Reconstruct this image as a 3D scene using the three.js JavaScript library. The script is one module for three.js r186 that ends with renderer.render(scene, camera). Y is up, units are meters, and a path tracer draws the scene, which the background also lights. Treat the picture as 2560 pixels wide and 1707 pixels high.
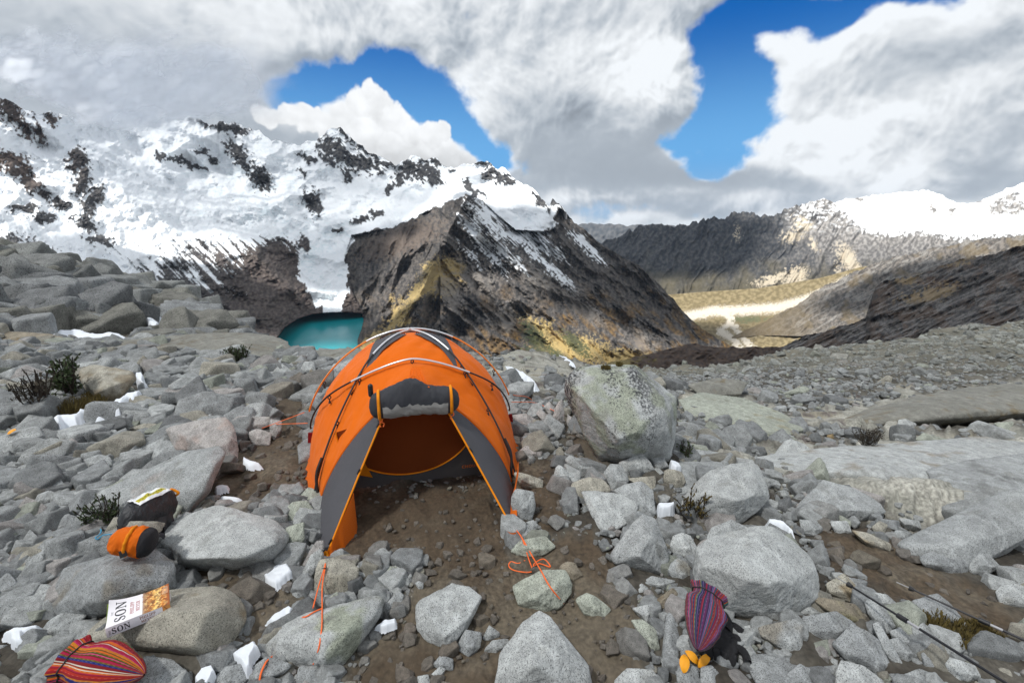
import * as THREE from 'three';
import { ConvexHull } from 'three/addons/math/ConvexHull.js';
import { mergeGeometries, mergeVertices } from 'three/addons/utils/BufferGeometryUtils.js';
import { TextGeometry } from 'three/addons/geometries/TextGeometry.js';
import { FontLoader } from 'three/addons/loaders/FontLoader.js';

// ------------------------------------------------------------------ camera, light, exposure
const EYE = 1.9, PITCH = -13.7 * Math.PI / 180, FOCAL = 1138;
const scene = new THREE.Scene();
const camera = new THREE.PerspectiveCamera(2 * Math.atan(853.5 / FOCAL) * 180 / Math.PI, 1024 / 682, 0.05, 60000);
camera.position.set(0, EYE, 0);
camera.rotation.x = PITCH;
const renderer = new THREE.WebGLRenderer({ antialias: true });
renderer.toneMapping = THREE.LinearToneMapping;
renderer.toneMappingExposure = 1.5;
renderer.shadowMap.enabled = true;

const SUN = new THREE.Vector3(-0.40, 0.84, 0.34).normalize();
const sun = new THREE.DirectionalLight(new THREE.Color(1, 0.975, 0.93), 4.4);
sun.position.copy(SUN).multiplyScalar(9000);
sun.castShadow = true;
sun.shadow.radius = 10;
sun.shadow.mapSize.set(2048, 2048);
Object.assign(sun.shadow.camera, { left: -9000, right: 9000, top: 9000, bottom: -9000, near: 10, far: 30000 });
scene.add(sun, sun.target);

// ------------------------------------------------------------------ noise and small helpers
let seedState = 12345;
function rnd() { seedState = (seedState + 0x6d2b79f5) | 0; let t = Math.imul(seedState ^ (seedState >>> 15), 1 | seedState); t = (t + Math.imul(t ^ (t >>> 7), 61 | t)) ^ t; return ((t ^ (t >>> 14)) >>> 0) / 4294967296; }
const rr = (a, b) => a + (b - a) * rnd();
const pick = (a) => a[Math.floor(rnd() * a.length)];
const PERM = new Uint8Array(512);
{ const p = [...Array(256).keys()]; for (let i = 255; i > 0; i--) { const j = Math.floor(rnd() * (i + 1)); [p[i], p[j]] = [p[j], p[i]]; } for (let i = 0; i < 512; i++) PERM[i] = p[i & 255]; }
const G3 = new Float32Array(768);
for (let i = 0; i < 256; i++) { const z = rnd() * 2 - 1, a = rnd() * 6.2832, s = Math.sqrt(1 - z * z); G3[i * 3] = s * Math.cos(a); G3[i * 3 + 1] = s * Math.sin(a); G3[i * 3 + 2] = z; }
function n3(x, y, z) {
  const X = Math.floor(x), Y = Math.floor(y), Z = Math.floor(z); x -= X; y -= Y; z -= Z;
  const u = x * x * x * (x * (x * 6 - 15) + 10), v = y * y * y * (y * (y * 6 - 15) + 10), w = z * z * z * (z * (z * 6 - 15) + 10);
  const a = PERM[X & 255], b = PERM[(X + 1) & 255], y0 = Y & 255, y1 = (Y + 1) & 255, z0 = Z & 255, z1 = (Z + 1) & 255;
  const aa = PERM[a + y0], ab = PERM[a + y1], ba = PERM[b + y0], bb = PERM[b + y1];
  const g = (h, dx, dy, dz) => { const i = PERM[h] * 3; return G3[i] * dx + G3[i + 1] * dy + G3[i + 2] * dz; };
  const l1 = g(aa + z0, x, y, z), l2 = g(ba + z0, x - 1, y, z), l3 = g(ab + z0, x, y - 1, z), l4 = g(bb + z0, x - 1, y - 1, z);
  const l5 = g(aa + z1, x, y, z - 1), l6 = g(ba + z1, x - 1, y, z - 1), l7 = g(ab + z1, x, y - 1, z - 1), l8 = g(bb + z1, x - 1, y - 1, z - 1);
  const p = l1 + (l2 - l1) * u, q = l3 + (l4 - l3) * u, s = l5 + (l6 - l5) * u, t = l7 + (l8 - l7) * u;
  const e = p + (q - p) * v, f = s + (t - s) * v;
  return (e + (f - e) * w) * 1.5;
}
function n2(x, y) {
  const X = Math.floor(x), Y = Math.floor(y); x -= X; y -= Y;
  const u = x * x * x * (x * (x * 6 - 15) + 10), v = y * y * y * (y * (y * 6 - 15) + 10);
  const a = PERM[X & 255], b = PERM[(X + 1) & 255], y0 = Y & 255, y1 = (Y + 1) & 255;
  const g = (h, dx, dy) => { const i = PERM[h] * 3, s = 1.25; return (G3[i] * dx + G3[i + 1] * dy) * s; };
  const p = g(a + y0, x, y), q = g(b + y0, x - 1, y), s = g(a + y1, x, y - 1), t = g(b + y1, x - 1, y - 1);
  const e = p + (q - p) * u, f = s + (t - s) * u;
  return (e + (f - e) * v) * 1.6;
}
function fbm2(x, y, o = 4, gain = 0.5) { let s = 0, a = 1; for (let i = 0; i < o; i++) { s += a * n2(x, y); a *= gain; x = x * 2.03 + 7.1; y = y * 2.03 + 3.7; } return s; }
function fbm3(x, y, z, o = 4, gain = 0.5) { let s = 0, a = 1; for (let i = 0; i < o; i++) { s += a * n3(x, y, z); a *= gain; x = x * 2.03 + 7.1; y = y * 2.03 + 3.7; z = z * 2.03 + 1.3; } return s; }
function ridge2(x, y, o = 4, gain = 0.5) { let s = 0, a = 1; for (let i = 0; i < o; i++) { s += a * (1 - 2 * Math.abs(n2(x, y))); a *= gain; x = x * 2.03 + 7.1; y = y * 2.03 + 3.7; } return s; }
const clamp = (x, a = 0, b = 1) => Math.min(b, Math.max(a, x));
const sst = (a, b, x) => { const t = clamp((x - a) / (b - a)); return t * t * (3 - 2 * t); };
const lerp = (a, b, t) => a + (b - a) * t;
const mix3 = (a, b, t) => [lerp(a[0], b[0], t), lerp(a[1], b[1], t), lerp(a[2], b[2], t)];
const rgb = (r, g, b) => new THREE.Color().setRGB(r, g, b);
const V = (x, y, z) => new THREE.Vector3(x, y, z);
function inPoly(x, y, p) { let c = false; for (let i = 0, j = p.length - 1; i < p.length; j = i++) { const [xi, yi] = p[i], [xj, yj] = p[j]; if ((yi > y) !== (yj > y) && x < ((xj - xi) * (y - yi)) / (yj - yi) + xi) c = !c; } return c; }
function lineAt(pts, x) { if (x <= pts[0][0]) return pts[0][1]; for (let i = 1; i < pts.length; i++) if (x <= pts[i][0]) return lerp(pts[i - 1][1], pts[i][1], (x - pts[i - 1][0]) / (pts[i][0] - pts[i - 1][0])); return pts[pts.length - 1][1]; }
function distToLine(x, y, pts) { let best = 1e9, at = 0; for (let i = 1; i < pts.length; i++) { const [ax, ay] = pts[i - 1], [bx, by] = pts[i], dx = bx - ax, dy = by - ay, t = clamp(((x - ax) * dx + (y - ay) * dy) / (dx * dx + dy * dy)), d = Math.hypot(x - ax - dx * t, y - ay - dy * t); if (d < best) { best = d; at = i - 1 + t; } } return [best, at]; }

// Survey of the place: a sight line from the standpoint given by its plate coordinates (u, v); sightings at a known distance give points of the terrain.
const CA = Math.cos(PITCH), SA = Math.sin(PITCH);
function sight(u, v) { const x = (u - 1280) / FOCAL, y = (853.5 - v) / FOCAL; return [x, y * CA + SA, y * SA - CA]; }
function atRange(u, v, r) { const d = sight(u, v), t = r / Math.hypot(d[0], d[2]); return V(d[0] * t, EYE + d[1] * t, d[2] * t); }
function atDepth(u, v, t) { const d = sight(u, v); return V(d[0] * t, EYE + d[1] * t, d[2] * t); }
function plate(p) { const y = p.y - EYE, zc = y * -SA + p.z * CA, yc = y * CA + p.z * SA; return [1280 + FOCAL * p.x / -zc, 853.5 - FOCAL * yc / -zc]; }

// smooth interpolation through scattered control points (x, y, value)
function rbf(points) {
  const n = points.length, m = n + 3, A = [], k = (a, b) => Math.hypot(a[0] - b[0], a[1] - b[1]);
  for (let i = 0; i < n; i++) { const row = new Float64Array(m + 1); for (let j = 0; j < n; j++) row[j] = k(points[i], points[j]); row[i] += 0.0; row[n] = 1; row[n + 1] = points[i][0]; row[n + 2] = points[i][1]; row[m] = points[i][2]; A.push(row); }
  for (let q = 0; q < 3; q++) { const row = new Float64Array(m + 1); for (let j = 0; j < n; j++) row[j] = q === 0 ? 1 : points[j][q - 1]; A.push(row); }
  for (let c = 0; c < m; c++) {
    let p = c; for (let r = c + 1; r < m; r++) if (Math.abs(A[r][c]) > Math.abs(A[p][c])) p = r;
    [A[c], A[p]] = [A[p], A[c]];
    for (let r = 0; r < m; r++) if (r !== c) { const f = A[r][c] / A[c][c]; if (f) for (let q = c; q <= m; q++) A[r][q] -= f * A[c][q]; }
  }
  const w = A.map((row, i) => row[m] / row[i]);
  return (x, y) => { let s = w[n] + w[n + 1] * x + w[n + 2] * y; for (let i = 0; i < n; i++) { const dx = x - points[i][0], dy = y - points[i][1]; s += w[i] * Math.sqrt(dx * dx + dy * dy); } return s; };
}

// naming
const taken = new Map();
function numbered(name) { const n = taken.get(name) ?? 0; taken.set(name, n + 1); return n ? name + '_' + String(n).padStart(3, '0') : name; }
function shade(o) { o.traverse((c) => { if (c.isMesh) { c.castShadow = true; c.receiveShadow = true; } }); return o; }
function tag(o, label, category, group, kind) { if (label) o.userData.label = label; if (category) o.userData.category = category; if (group) o.userData.group = group; if (kind) o.userData.kind = kind; return o; }
function thing(name, label, category, pos, group) { const o = new THREE.Group(); o.name = numbered(name); if (pos) o.position.copy(pos); scene.add(o); return tag(o, label, category, group); }
function part(name, geo, mat, parent, label) { const m = new THREE.Mesh(geo, mat); m.name = name; m.castShadow = m.receiveShadow = true; if (label) m.userData.label = label; parent.add(m); return m; }
function single(name, geo, mat, label, category, group, kind) { const m = new THREE.Mesh(geo, mat); m.name = numbered(name); m.castShadow = m.receiveShadow = true; scene.add(m); return tag(m, label, category, group, kind); }
const std = (o) => new THREE.MeshStandardMaterial({ roughness: 0.9, ...o });
function gridGeo(nx, ny, f, uvf) {   // (nx+1)(ny+1) vertices, f(i,j) -> Vector3
  const pos = new Float32Array((nx + 1) * (ny + 1) * 3), uv = new Float32Array((nx + 1) * (ny + 1) * 2), idx = new Uint32Array(nx * ny * 6);
  let k = 0, q = 0;
  for (let j = 0; j <= ny; j++) for (let i = 0; i <= nx; i++) { const p = f(i, j), n = j * (nx + 1) + i; pos[n * 3] = p.x; pos[n * 3 + 1] = p.y; pos[n * 3 + 2] = p.z; const t = uvf ? uvf(i, j, p) : [i / nx, j / ny]; uv[n * 2] = t[0]; uv[n * 2 + 1] = t[1]; }
  for (let j = 0; j < ny; j++) for (let i = 0; i < nx; i++) { const a = j * (nx + 1) + i, b = a + 1, c = a + nx + 1, d = c + 1; idx[q++] = a; idx[q++] = c; idx[q++] = b; idx[q++] = b; idx[q++] = c; idx[q++] = d; }
  const g = new THREE.BufferGeometry();
  g.setAttribute('position', new THREE.BufferAttribute(pos, 3)); g.setAttribute('uv', new THREE.BufferAttribute(uv, 2)); g.setIndex(new THREE.BufferAttribute(idx, 1));
  g.computeVertexNormals();
  return g;
}
function colorBy(g, f) { const p = g.attributes.position, n = g.attributes.normal, c = new Float32Array(p.count * 3); for (let i = 0; i < p.count; i++) { const k = f(p.getX(i), p.getY(i), p.getZ(i), n.getX(i), n.getY(i), n.getZ(i), i); c[i * 3] = k[0]; c[i * 3 + 1] = k[1]; c[i * 3 + 2] = k[2]; } g.setAttribute('color', new THREE.BufferAttribute(c, 3)); return g; }
function tube(pts, r, seg = 40, rad = 6, closed = false) { return new THREE.TubeGeometry(new THREE.CatmullRomCurve3(pts, closed, 'centripetal'), seg, r, rad, closed); }
// ------------------------------------------------------------------ sky: air and broken cumulus, computed for every direction
const DEG = 180 / Math.PI;
function aeOf(u, v) { const d = sight(u, v); return [Math.atan2(d[0], -d[2]) * DEG, Math.atan2(d[1], Math.hypot(d[0], d[2])) * DEG]; }
{
  const W = 4096, H = 2048, data = new Float32Array(W * H * 4);
  // cloud masses (+) and gaps (-): plate position, half width, half height, weight
  const masses = [
    [685, 240, 70, 34, -0.85], [760, 238, 100, 46, -0.95], [880, 200, 110, 56, -0.95], [1000, 212, 110, 76, -1.15], [1080, 280, 90, 56, -1.05], [1160, 330, 90, 52, -1.0], [1240, 380, 70, 42, -0.85],
    [1850, 40, 110, 60, -0.95], [2000, 22, 160, 46, -1.05], [2200, 6, 180, 36, -0.95], [2360, -24, 120, 46, -0.6], [1790, 130, 74, 80, -1.05], [1850, 230, 80, 90, -1.2], [1760, 320, 110, 56, -1.0], [1930, 312, 80, 40, -0.75], [1790, 398, 96, 36, -0.9], [1690, 335, 60, 36, -0.55],
    [1500, 250, 220, 150, 0.35], [1650, 160, 60, 60, 0.4], [2250, 220, 320, 120, 0.5], [2000, 130, 80, 46, 0.3], [250, 120, 600, 220, 0.5], [1300, 60, 300, 80, 0.25], [1500, 520, 260, 24, -0.35], [1700, 525, 200, 18, -0.2],
  ].map(([u, v, ru, rv, w]) => { const [a, e] = aeOf(u, v), [a2] = aeOf(u + ru, v), [, e2] = aeOf(u, v - rv); return [a, e, Math.abs(a2 - a), Math.abs(e2 - e), w]; });
  // heaped bright tops in front of the gap over the summit
  const heaps = [[665, 292, 34], [715, 288, 36], [765, 300, 36], [815, 312, 38], [860, 300, 44], [905, 262, 40], [935, 258, 44], [925, 232, 30], [985, 300, 46], [1020, 335, 46], [1075, 345, 40], [1105, 332, 28], [1060, 385, 46], [900, 340, 70], [990, 385, 70], [1110, 400, 50], [1150, 420, 44]]
    .map(([u, v, r]) => { const [a, e] = aeOf(u, v), [a2] = aeOf(u + r, v); return [a, e, Math.abs(a2 - a)]; });
  // how thick (grey) the cloud is in places
  const thick = [[1520, 425, 250, 60, 0.75], [1480, 330, 210, 110, 0.38], [1370, 300, 150, 90, 0.25], [1690, 455, 170, 42, 0.75], [1830, 440, 120, 35, 0.65], [2010, 480, 120, 45, 0.6], [1760, 520, 200, 30, 0.35], [2500, 455, 140, 40, 0.5], [2480, 330, 200, 80, 0.3], [2250, 180, 240, 60, 0.35], [2450, 110, 240, 60, 0.32], [300, 260, 400, 110, 0.3], [150, 130, 560, 180, 0.32], [750, 330, 120, 40, 0.3], [950, 390, 120, 40, 0.3], [1180, 150, 260, 60, 0.18], [1450, 30, 300, 60, 0.2], [1250, 460, 160, 60, 0.35], [2230, 330, 280, 120, -0.22], [2080, 380, 120, 60, -0.15], [1640, 140, 90, 60, -0.35], [1600, 230, 120, 80, -0.25], [1150, 190, 120, 60, -0.2], [2000, 120, 100, 40, -0.15], [1950, 500, 90, 26, -0.4], [1600, 490, 120, 22, -0.4], [1420, 490, 70, 22, -0.35]]
    .map(([u, v, ru, rv, w]) => { const [a, e] = aeOf(u, v), [a2] = aeOf(u + ru, v), [, e2] = aeOf(u, v - rv); return [a, e, Math.abs(a2 - a), Math.abs(e2 - e), w]; });
  const blobs = (list, a, e) => { let s = 0; for (const [ca, ce, ra, re, w] of list) { const x = (a - ca) / ra; const y = (e - ce) / re, q = x * x + y * y; if (q > 3.6) continue; const k = 1 - q / 3.6; s += w * k * k * k * 1.05; } return s; };
  const bill = (x, y, z, o) => { let t = 0, w = 1; for (let i = 0; i < o; i++) { t += w * (0.42 - Math.abs(n3(x, y, z))); w *= 0.6; const nx = 2.1 * (0.8 * y + 0.6 * z) + 3.3, ny = 2.1 * (-0.8 * x + 0.36 * y - 0.48 * z) + 1.7; z = 2.1 * (-0.6 * x - 0.48 * y + 0.64 * z) + 5.1; x = nx; y = ny; } return t; };
  const dens = (a, e, x0, y0, z0, o) => {
    const x = 0.8 * y0 + 0.6 * z0 + 3.1, y = -0.8 * x0 + 0.36 * y0 - 0.48 * z0 + 5.7, z = -0.6 * x0 - 0.48 * y0 + 0.64 * z0 + 1.9;   // turned, so that no axis of the noise points at the viewer
    const w = n3(x * 6 + 9, y * 6, z * 6), w2 = n3(x * 6, y * 6 + 4, z * 6 + 6), f = 4.4;
    const b = bill((x + w * 0.05) * f, (y + w2 * 0.05) * f, (z + w * 0.05) * f, o) * 1.0 + 0.3 * n3(x * 3 + w * 0.5, y * 5 + w2 * 0.5, z * 3);
    const inside = blobs(masses, a + w * 2.6 + 0.9 * n3(x * 22, y * 22, z * 22), e + w2 * 1.9 + 0.7 * n3(x * 22 + 5, y * 22, z * 22));
    const far = sst(52, 75, Math.abs(a)), up = sst(26, 40, e), out = Math.max(far, up);
    return lerp(inside * 0.66 + 0.3, 0.34 + 0.3 * n3(x * 2.2, y * 3, z * 2.2), out) + b * 0.5;
  };
  for (let row = 0; row < H; row++) {
    const e = ((row + 0.5) / H - 0.5) * 180, er = e / DEG, y = Math.sin(er), c = Math.cos(er);
    const blue = e < 8 ? mix3([0.34, 0.44, 0.55], [0.12, 0.34, 0.64], sst(-1, 8, e)) : mix3([0.12, 0.34, 0.64], [0.006, 0.1, 0.37], sst(8, 22, e));
    const high = e > 34 ? 3 : e > 27 ? 5 : 7;
    let last = null;
    for (let col = 0; col < W; col++) {
      const i = (row * W + col) * 4;
      data[i + 3] = 1;
      if (e < -14) { data[i] = 0.2; data[i + 1] = 0.21; data[i + 2] = 0.22; continue; }
      if (e > 34 && (row % 2 || col % 2)) { const s = row % 2 ? i - W * 4 : i - 4; data[i] = data[s]; data[i + 1] = data[s + 1]; data[i + 2] = data[s + 2]; continue; }
      const round = ((col + 0.5) / W - 0.5) * 2 * Math.PI, x = Math.cos(round) * c, z = Math.sin(round) * c, a = Math.atan2(x, -z) * DEG;
      const o = Math.abs(a) > 58 ? 4 : high;
      const d = dens(a, e, x, y, z, o);
      let k = blue;
      const alpha = sst(-0.03, 0.34, d + 0.1 * fbm3(x * 40, y * 46, z * 40, Math.min(o, 4), 0.6));
      if (alpha > 0.001) {
        // light comes from above left: compare with the cloud a little nearer the sun
        const d2 = dens(a - 1.1, e + 1.5, x - 0.018 * Math.cos(a / DEG), y + 0.026, z, Math.min(o, 5));
        const inFrame = 1 - Math.max(sst(52, 70, Math.abs(a)), sst(26, 38, e));
        const oc = Math.min(o, 5), d5 = o > 5 ? dens(a, e, x, y, z, oc) : d, d3 = dens(a - 0.4, e + 0.5, x - 0.0066 * Math.cos(a / DEG), y + 0.0087, z, oc);
        let g = 0.7 - 0.25 * sst(-0.18, 0.45, d2 - d5) * (1 - 0.2 * sst(18, 28, a)) + 0.1 * sst(0.5, 0.0, d);
        g -= 0.7 * clamp(d3 - d5, -0.18, 0.18) * sst(0.0, 0.25, d) * (inFrame * (1 - 0.7 * sst(-12, -30, a)));
        const t = blobs(thick, a + n3(x * 9 + 3, y * 14, z * 9) * 1.2, e + n3(x * 9, y * 14 + 8, z * 9) * 0.8) * inFrame + (1 - inFrame) * 0.25 * (n3(x * 3 + 4, y * 4, z * 3) + 0.6);
        g *= Math.exp(-Math.max(t, -0.45) * 0.95 * sst(0.0, 0.4, d));
        g += 0.07 * fbm3(x * 26, y * 40, z * 26, Math.min(o, 4)) * sst(-60, -10, a);
        const least = 0.37 - 0.17 * sst(10, 14, e); g = g < least + 0.12 ? least + 0.12 * Math.exp((g - least - 0.12) / 0.12) : Math.min(g, 0.76);
        const tone = mix3([0.8, 0.91, 1.04], [0.95, 0.99, 1.03], sst(0.3, 0.7, g));
        k = mix3(blue, [g * tone[0], g * tone[1], g * tone[2]], alpha);
      }
      if (Math.abs(a + 9) < 26 && e > 1 && e < 18) {
        let h = -1, at = null;
        const aw = a + 0.55 * fbm3(x * 30, y * 30, z * 30, 4), ew = e + 0.55 * fbm3(x * 30 + 5, y * 30, z * 30 + 8, 4);
        for (const q of heaps) { const dx = (aw - q[0]) / q[2], dy = (ew - q[1]) / q[2], s = 1 - Math.hypot(dx, dy); if (s > h) { h = s; at = [dx, dy]; } }
        if (h > 0) {
          const low = sst(6.5, 10.5, e);
          let g = 0.74 + 0.05 * at[1] + 0.08 * fbm3(x * 34, y * 40, z * 34, 4) - 0.25 * (1 - low);
          g = clamp(g, 0.35, 0.82);
          k = mix3(k, [g * 0.97, g * 0.99, g * 1.01], sst(0, 0.16, h));
        }
      }
      const haze = sst(2.4, -0.6, e) * 0.5;
      k = mix3(k, [0.42, 0.48, 0.53], haze);
      data[i] = k[0] * 0.86; data[i + 1] = k[1] * 0.86; data[i + 2] = k[2] * 0.86;
    }
  }
  const sky = new THREE.DataTexture(data, W, H, THREE.RGBAFormat, THREE.FloatType);
  sky.mapping = THREE.EquirectangularReflectionMapping; sky.magFilter = THREE.LinearFilter; sky.needsUpdate = true;
  scene.background = sky; scene.environment = sky;
}
// ------------------------------------------------------------------ the camp terrace and the moraine slopes
const GCTRL = [];
for (const r of [0.5, 1.4, 2.6, 4]) for (let a = -100; a <= 100; a += 20) GCTRL.push([a / 22, Math.log(r) * 1.6, r > 3.5 && a > 20 ? -0.12 : 0]);
const CREST = [];
{
  const add = (u, v, r) => { const p = atRange(u, v, r); GCTRL.push([Math.atan2(p.x, -p.z) * 57.2958 / 22, Math.log(r) * 1.6, p.y]); };
  const crest = (u, v, r) => { add(u, v, r); const p = atRange(u, v, r); CREST.push([Math.atan2(p.x, -p.z) * 57.2958, r, p.y]); };
  add(0, 990, 8.2); add(0, 850, 13.6); add(0, 830, 15); add(0, 760, 19); add(0, 705, 23); crest(0, 676, 28);
  add(250, 1000, 7); add(250, 862, 12.6); add(250, 835, 15); add(250, 745, 22); crest(250, 716, 28);
  add(450, 900, 9.6); add(450, 858, 13); add(450, 800, 20); crest(450, 768, 29); crest(-300, 650, 30); add(-300, 800, 16);
  add(600, 905, 9.4); add(600, 874, 12); crest(600, 856, 18); crest(690, 884, 14);
  add(800, 900, 9); crest(830, 892, 12); crest(1000, 895, 12);
  add(1200, 1000, 5.2); add(1300, 965, 6.2); add(1300, 925, 9.4); crest(1190, 893, 13); crest(1330, 884, 15.5); crest(1440, 908, 18);
  add(1560, 1000, 6.4); add(1560, 945, 14); crest(1560, 940, 26); crest(1650, 940, 36); crest(1760, 936, 42);
  add(1750, 1110, 5.2); add(1750, 1000, 8.6); add(1750, 950, 20);
  add(1920, 1100, 6.2); add(1920, 1000, 10.5); add(1920, 930, 22); crest(1920, 900, 46);
  add(2080, 1000, 11.5); add(2080, 930, 23); crest(2080, 884, 52);
  add(2240, 1250, 4.8); add(2240, 1130, 7); add(2240, 1050, 10.5); add(2240, 1000, 14.5); add(2240, 930, 25); add(2240, 898, 40); crest(2240, 866, 62);
  add(2560, 1300, 5); add(2560, 1150, 7.6); add(2560, 1050, 11.8); add(2560, 980, 18); add(2560, 900, 31); add(2560, 856, 52); crest(2560, 814, 86);
  add(2900, 1150, 8); add(2900, 980, 20); add(2900, 860, 50); crest(2900, 775, 105);
  for (const a of [-100, -75, 70, 100]) for (const r of [9, 20, 60]) GCTRL.push([a / 22, Math.log(r) * 1.6, a < 0 ? -0.3 + r * 0.03 : -0.12 * r]);
}
CREST.sort((a, b) => a[0] - b[0]);
const gField = rbf(GCTRL), crestR = (a) => lineAt(CREST.map((c) => [c[0], c[1]]), a);
const DIRT = [
  [[800, 1250], [1225, 1200], [1275, 1395], [1400, 1345], [1480, 1330], [1535, 1430], [1600, 1560], [1570, 1900], [820, 1900], [905, 1620], [1005, 1520], [1060, 1400], [880, 1405]],
  [[530, 1110], [640, 1130], [700, 985], [800, 925], [760, 1090], [810, 1215], [700, 1235], [560, 1262], [530, 1190]],
  [[450, 1430], [700, 1425], [740, 1500], [640, 1620], [590, 1540]],
  [[1255, 1060], [1300, 1150], [1370, 1155], [1410, 1250], [1400, 1345], [1330, 1310], [1270, 1240]],
  [[2040, 1310], [2250, 1360], [2400, 1450], [2600, 1560], [2420, 1610], [2180, 1470], [2060, 1380]],
  [[1420, 1060], [1500, 1090], [1480, 1160], [1430, 1130]],
];
const SLABS = [
  [[1740, 1130], [1960, 1105], [2300, 1090], [2560, 1070], [2900, 1060], [2900, 1280], [2560, 1270], [2430, 1300], [2280, 1330], [2150, 1255], [2060, 1205], [1950, 1215], [1890, 1180]],
  [[1690, 965], [1850, 985], [1980, 1040], [1960, 1085], [1720, 1060]],
  [[1960, 1040], [2200, 990], [2560, 955], [2900, 940], [2900, 1045], [2560, 1055], [2200, 1070], [2000, 1070]],
  [[1150, 905], [1330, 870], [1460, 905], [1440, 950], [1300, 975], [1190, 960]],
];
function polySd(u, v, p) { let d = 1e9; for (let i = 0, j = p.length - 1; i < p.length; j = i++) { const ax = p[j][0], ay = p[j][1], dx = p[i][0] - ax, dy = p[i][1] - ay, t = clamp(((u - ax) * dx + (v - ay) * dy) / (dx * dx + dy * dy)), q = Math.hypot(u - ax - dx * t, v - ay - dy * t); if (q < d) d = q; } return inPoly(u, v, p) ? d : -d; }
const soft = (polys, u, v, w) => { let m = -1e9; for (const p of polys) m = Math.max(m, polySd(u, v, p)); return sst(-w, w, m + w * 1.1 * fbm2(u / 45, v / 45, 3) + w * 0.5 * n2(u / 11, v / 11)); };
function groundSmooth(x, z) {
  const r = Math.hypot(x, z), a = Math.atan2(x, -z) * 57.2958, rc = crestR(a);
  const q = Math.min(r, rc);
  let h = gField(a / 22, Math.log(Math.max(q, 0.5)) * 1.6);
  if (r > rc) { const d = r - rc; h -= d * d / (d + rc * 0.12) * 0.75; }
  return h;
}
const groundEven = (x, z) => groundSmooth(x, z) + 0.02;
const groundLevel = (x, z) => ground(x, z);
function ground(x, z) {
  const r = Math.hypot(x, z);
  let h = groundSmooth(x, z);
  const near = 1 - sst(2.5, 7, r);
  h += 0.05 * fbm2(x * 0.9, z * 0.9, 2) * (1 - 0.6 * near);
  if (r > 8) h += sst(8, 16, r) * (0.16 * fbm2(x * 0.33, z * 0.33, 3) + sst(18, 40, r) * 0.5 * ridge2(x * 0.09, z * 0.09, 3));
  return h;
}
// share of trodden earth and of bedrock at a ground point
function zones(x, z, h) { const [u, v] = plate(V(x, h, z)), r = Math.hypot(x, z); return [r < 14 ? soft(DIRT, u, v, 20) : 0, r < 60 ? soft(SLABS, u, v, 26) : 0]; }
function groundHit(u, v, up = 0, ground = groundLevel) {   // where a sight line meets the ground; returns depth along the sight line
  const d = sight(u, v); let t = 0.6, pt = 0.6;
  while (t < 160) { const y = EYE + d[1] * t; if (y < ground(d[0] * t, d[2] * t) + up) { for (let k = 0; k < 12; k++) { const m = (t + pt) / 2; if (EYE + d[1] * m < ground(d[0] * m, d[2] * m) + up) t = m; else pt = m; } return t; } pt = t; t *= 1.02; }
  return 160;
}
const canvasTex = (w, h, draw, srgb = true) => { const c = document.createElement('canvas'); c.width = w; c.height = h; draw(c.getContext('2d'), w, h); const t = new THREE.CanvasTexture(c); if (srgb) t.colorSpace = THREE.SRGBColorSpace; t.wrapS = t.wrapT = THREE.RepeatWrapping; t.magFilter = THREE.LinearFilter; return t; };
function dataTex(n, f, srgb = true) { const d = new Uint8Array(n * n * 4); for (let y = 0; y < n; y++) for (let x = 0; x < n; x++) { const k = f(x / n, y / n), i = (y * n + x) * 4; d[i] = clamp(k[0]) * 255; d[i + 1] = clamp(k[1]) * 255; d[i + 2] = clamp(k[2]) * 255; d[i + 3] = 255; } const t = new THREE.DataTexture(d, n, n); t.wrapS = t.wrapT = THREE.RepeatWrapping; t.magFilter = THREE.LinearFilter; if (srgb) t.colorSpace = THREE.SRGBColorSpace; t.needsUpdate = true; return t; }
// tiling noise: a ring in 3-D per axis is costly; blend four shifted copies instead
const tileN = (x, y, f, o) => { const a = fbm2(x * f, y * f, o), b = fbm2((x - 1) * f, y * f, o), c = fbm2(x * f, (y - 1) * f, o), d = fbm2((x - 1) * f, (y - 1) * f, o); return lerp(lerp(a, b, x), lerp(c, d, x), y); };
// granite: grey feldspar ground with black mica flecks and white grains
function graniteCanvas(dark, light, seed) {
  const n = 1024, d = new Float32Array(n * n);
  let s = seed; const rd = () => { s = (s * 1664525 + 1013904223) >>> 0; return s / 4294967296; };
  for (let i = 0; i < n * n; i++) d[i] = 0.86 + (rd() - 0.5) * 0.12;
  const spot = (cx, cy, r, v, al) => { const el = 0.6 + rd() * 0.8, an = rd() * 3.14, ca = Math.cos(an), sa = Math.sin(an), R = Math.ceil(r * 1.5); for (let y = -R; y <= R; y++) for (let x = -R; x <= R; x++) { const px = (x * ca + y * sa) / el, py = (-x * sa + y * ca) * el, q = Math.hypot(px, py) / r + (rd() - 0.5) * 0.5; if (q < 1) { const i = ((cy + y + n) % n) * n + ((cx + x + n) % n); d[i] = lerp(d[i], v, al * Math.min(1, (1 - q) * 3)); } } };
  for (let i = 0; i < 5200; i++) spot(Math.floor(rd() * n), Math.floor(rd() * n), 5 + rd() * 7, 0.84 + rd() * 0.16, 0.5);
  for (let i = 0; i < light; i++) spot(Math.floor(rd() * n), Math.floor(rd() * n), 2 + rd() * 4, 0.9 + rd() * 0.1, 0.8);
  for (let i = 0; i < dark; i++) spot(Math.floor(rd() * n), Math.floor(rd() * n), 1.5 + rd() * rd() * 5, 0.38 + rd() * 0.25, 0.8);
  return dataTex(n, (x, y) => { const v = d[Math.floor(y * n) * n + Math.floor(x * n)], m = 1 + 0.13 * tileN(x, y, 6, 4); return [v * m, v * m, v * m * 0.995]; });
}
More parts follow.
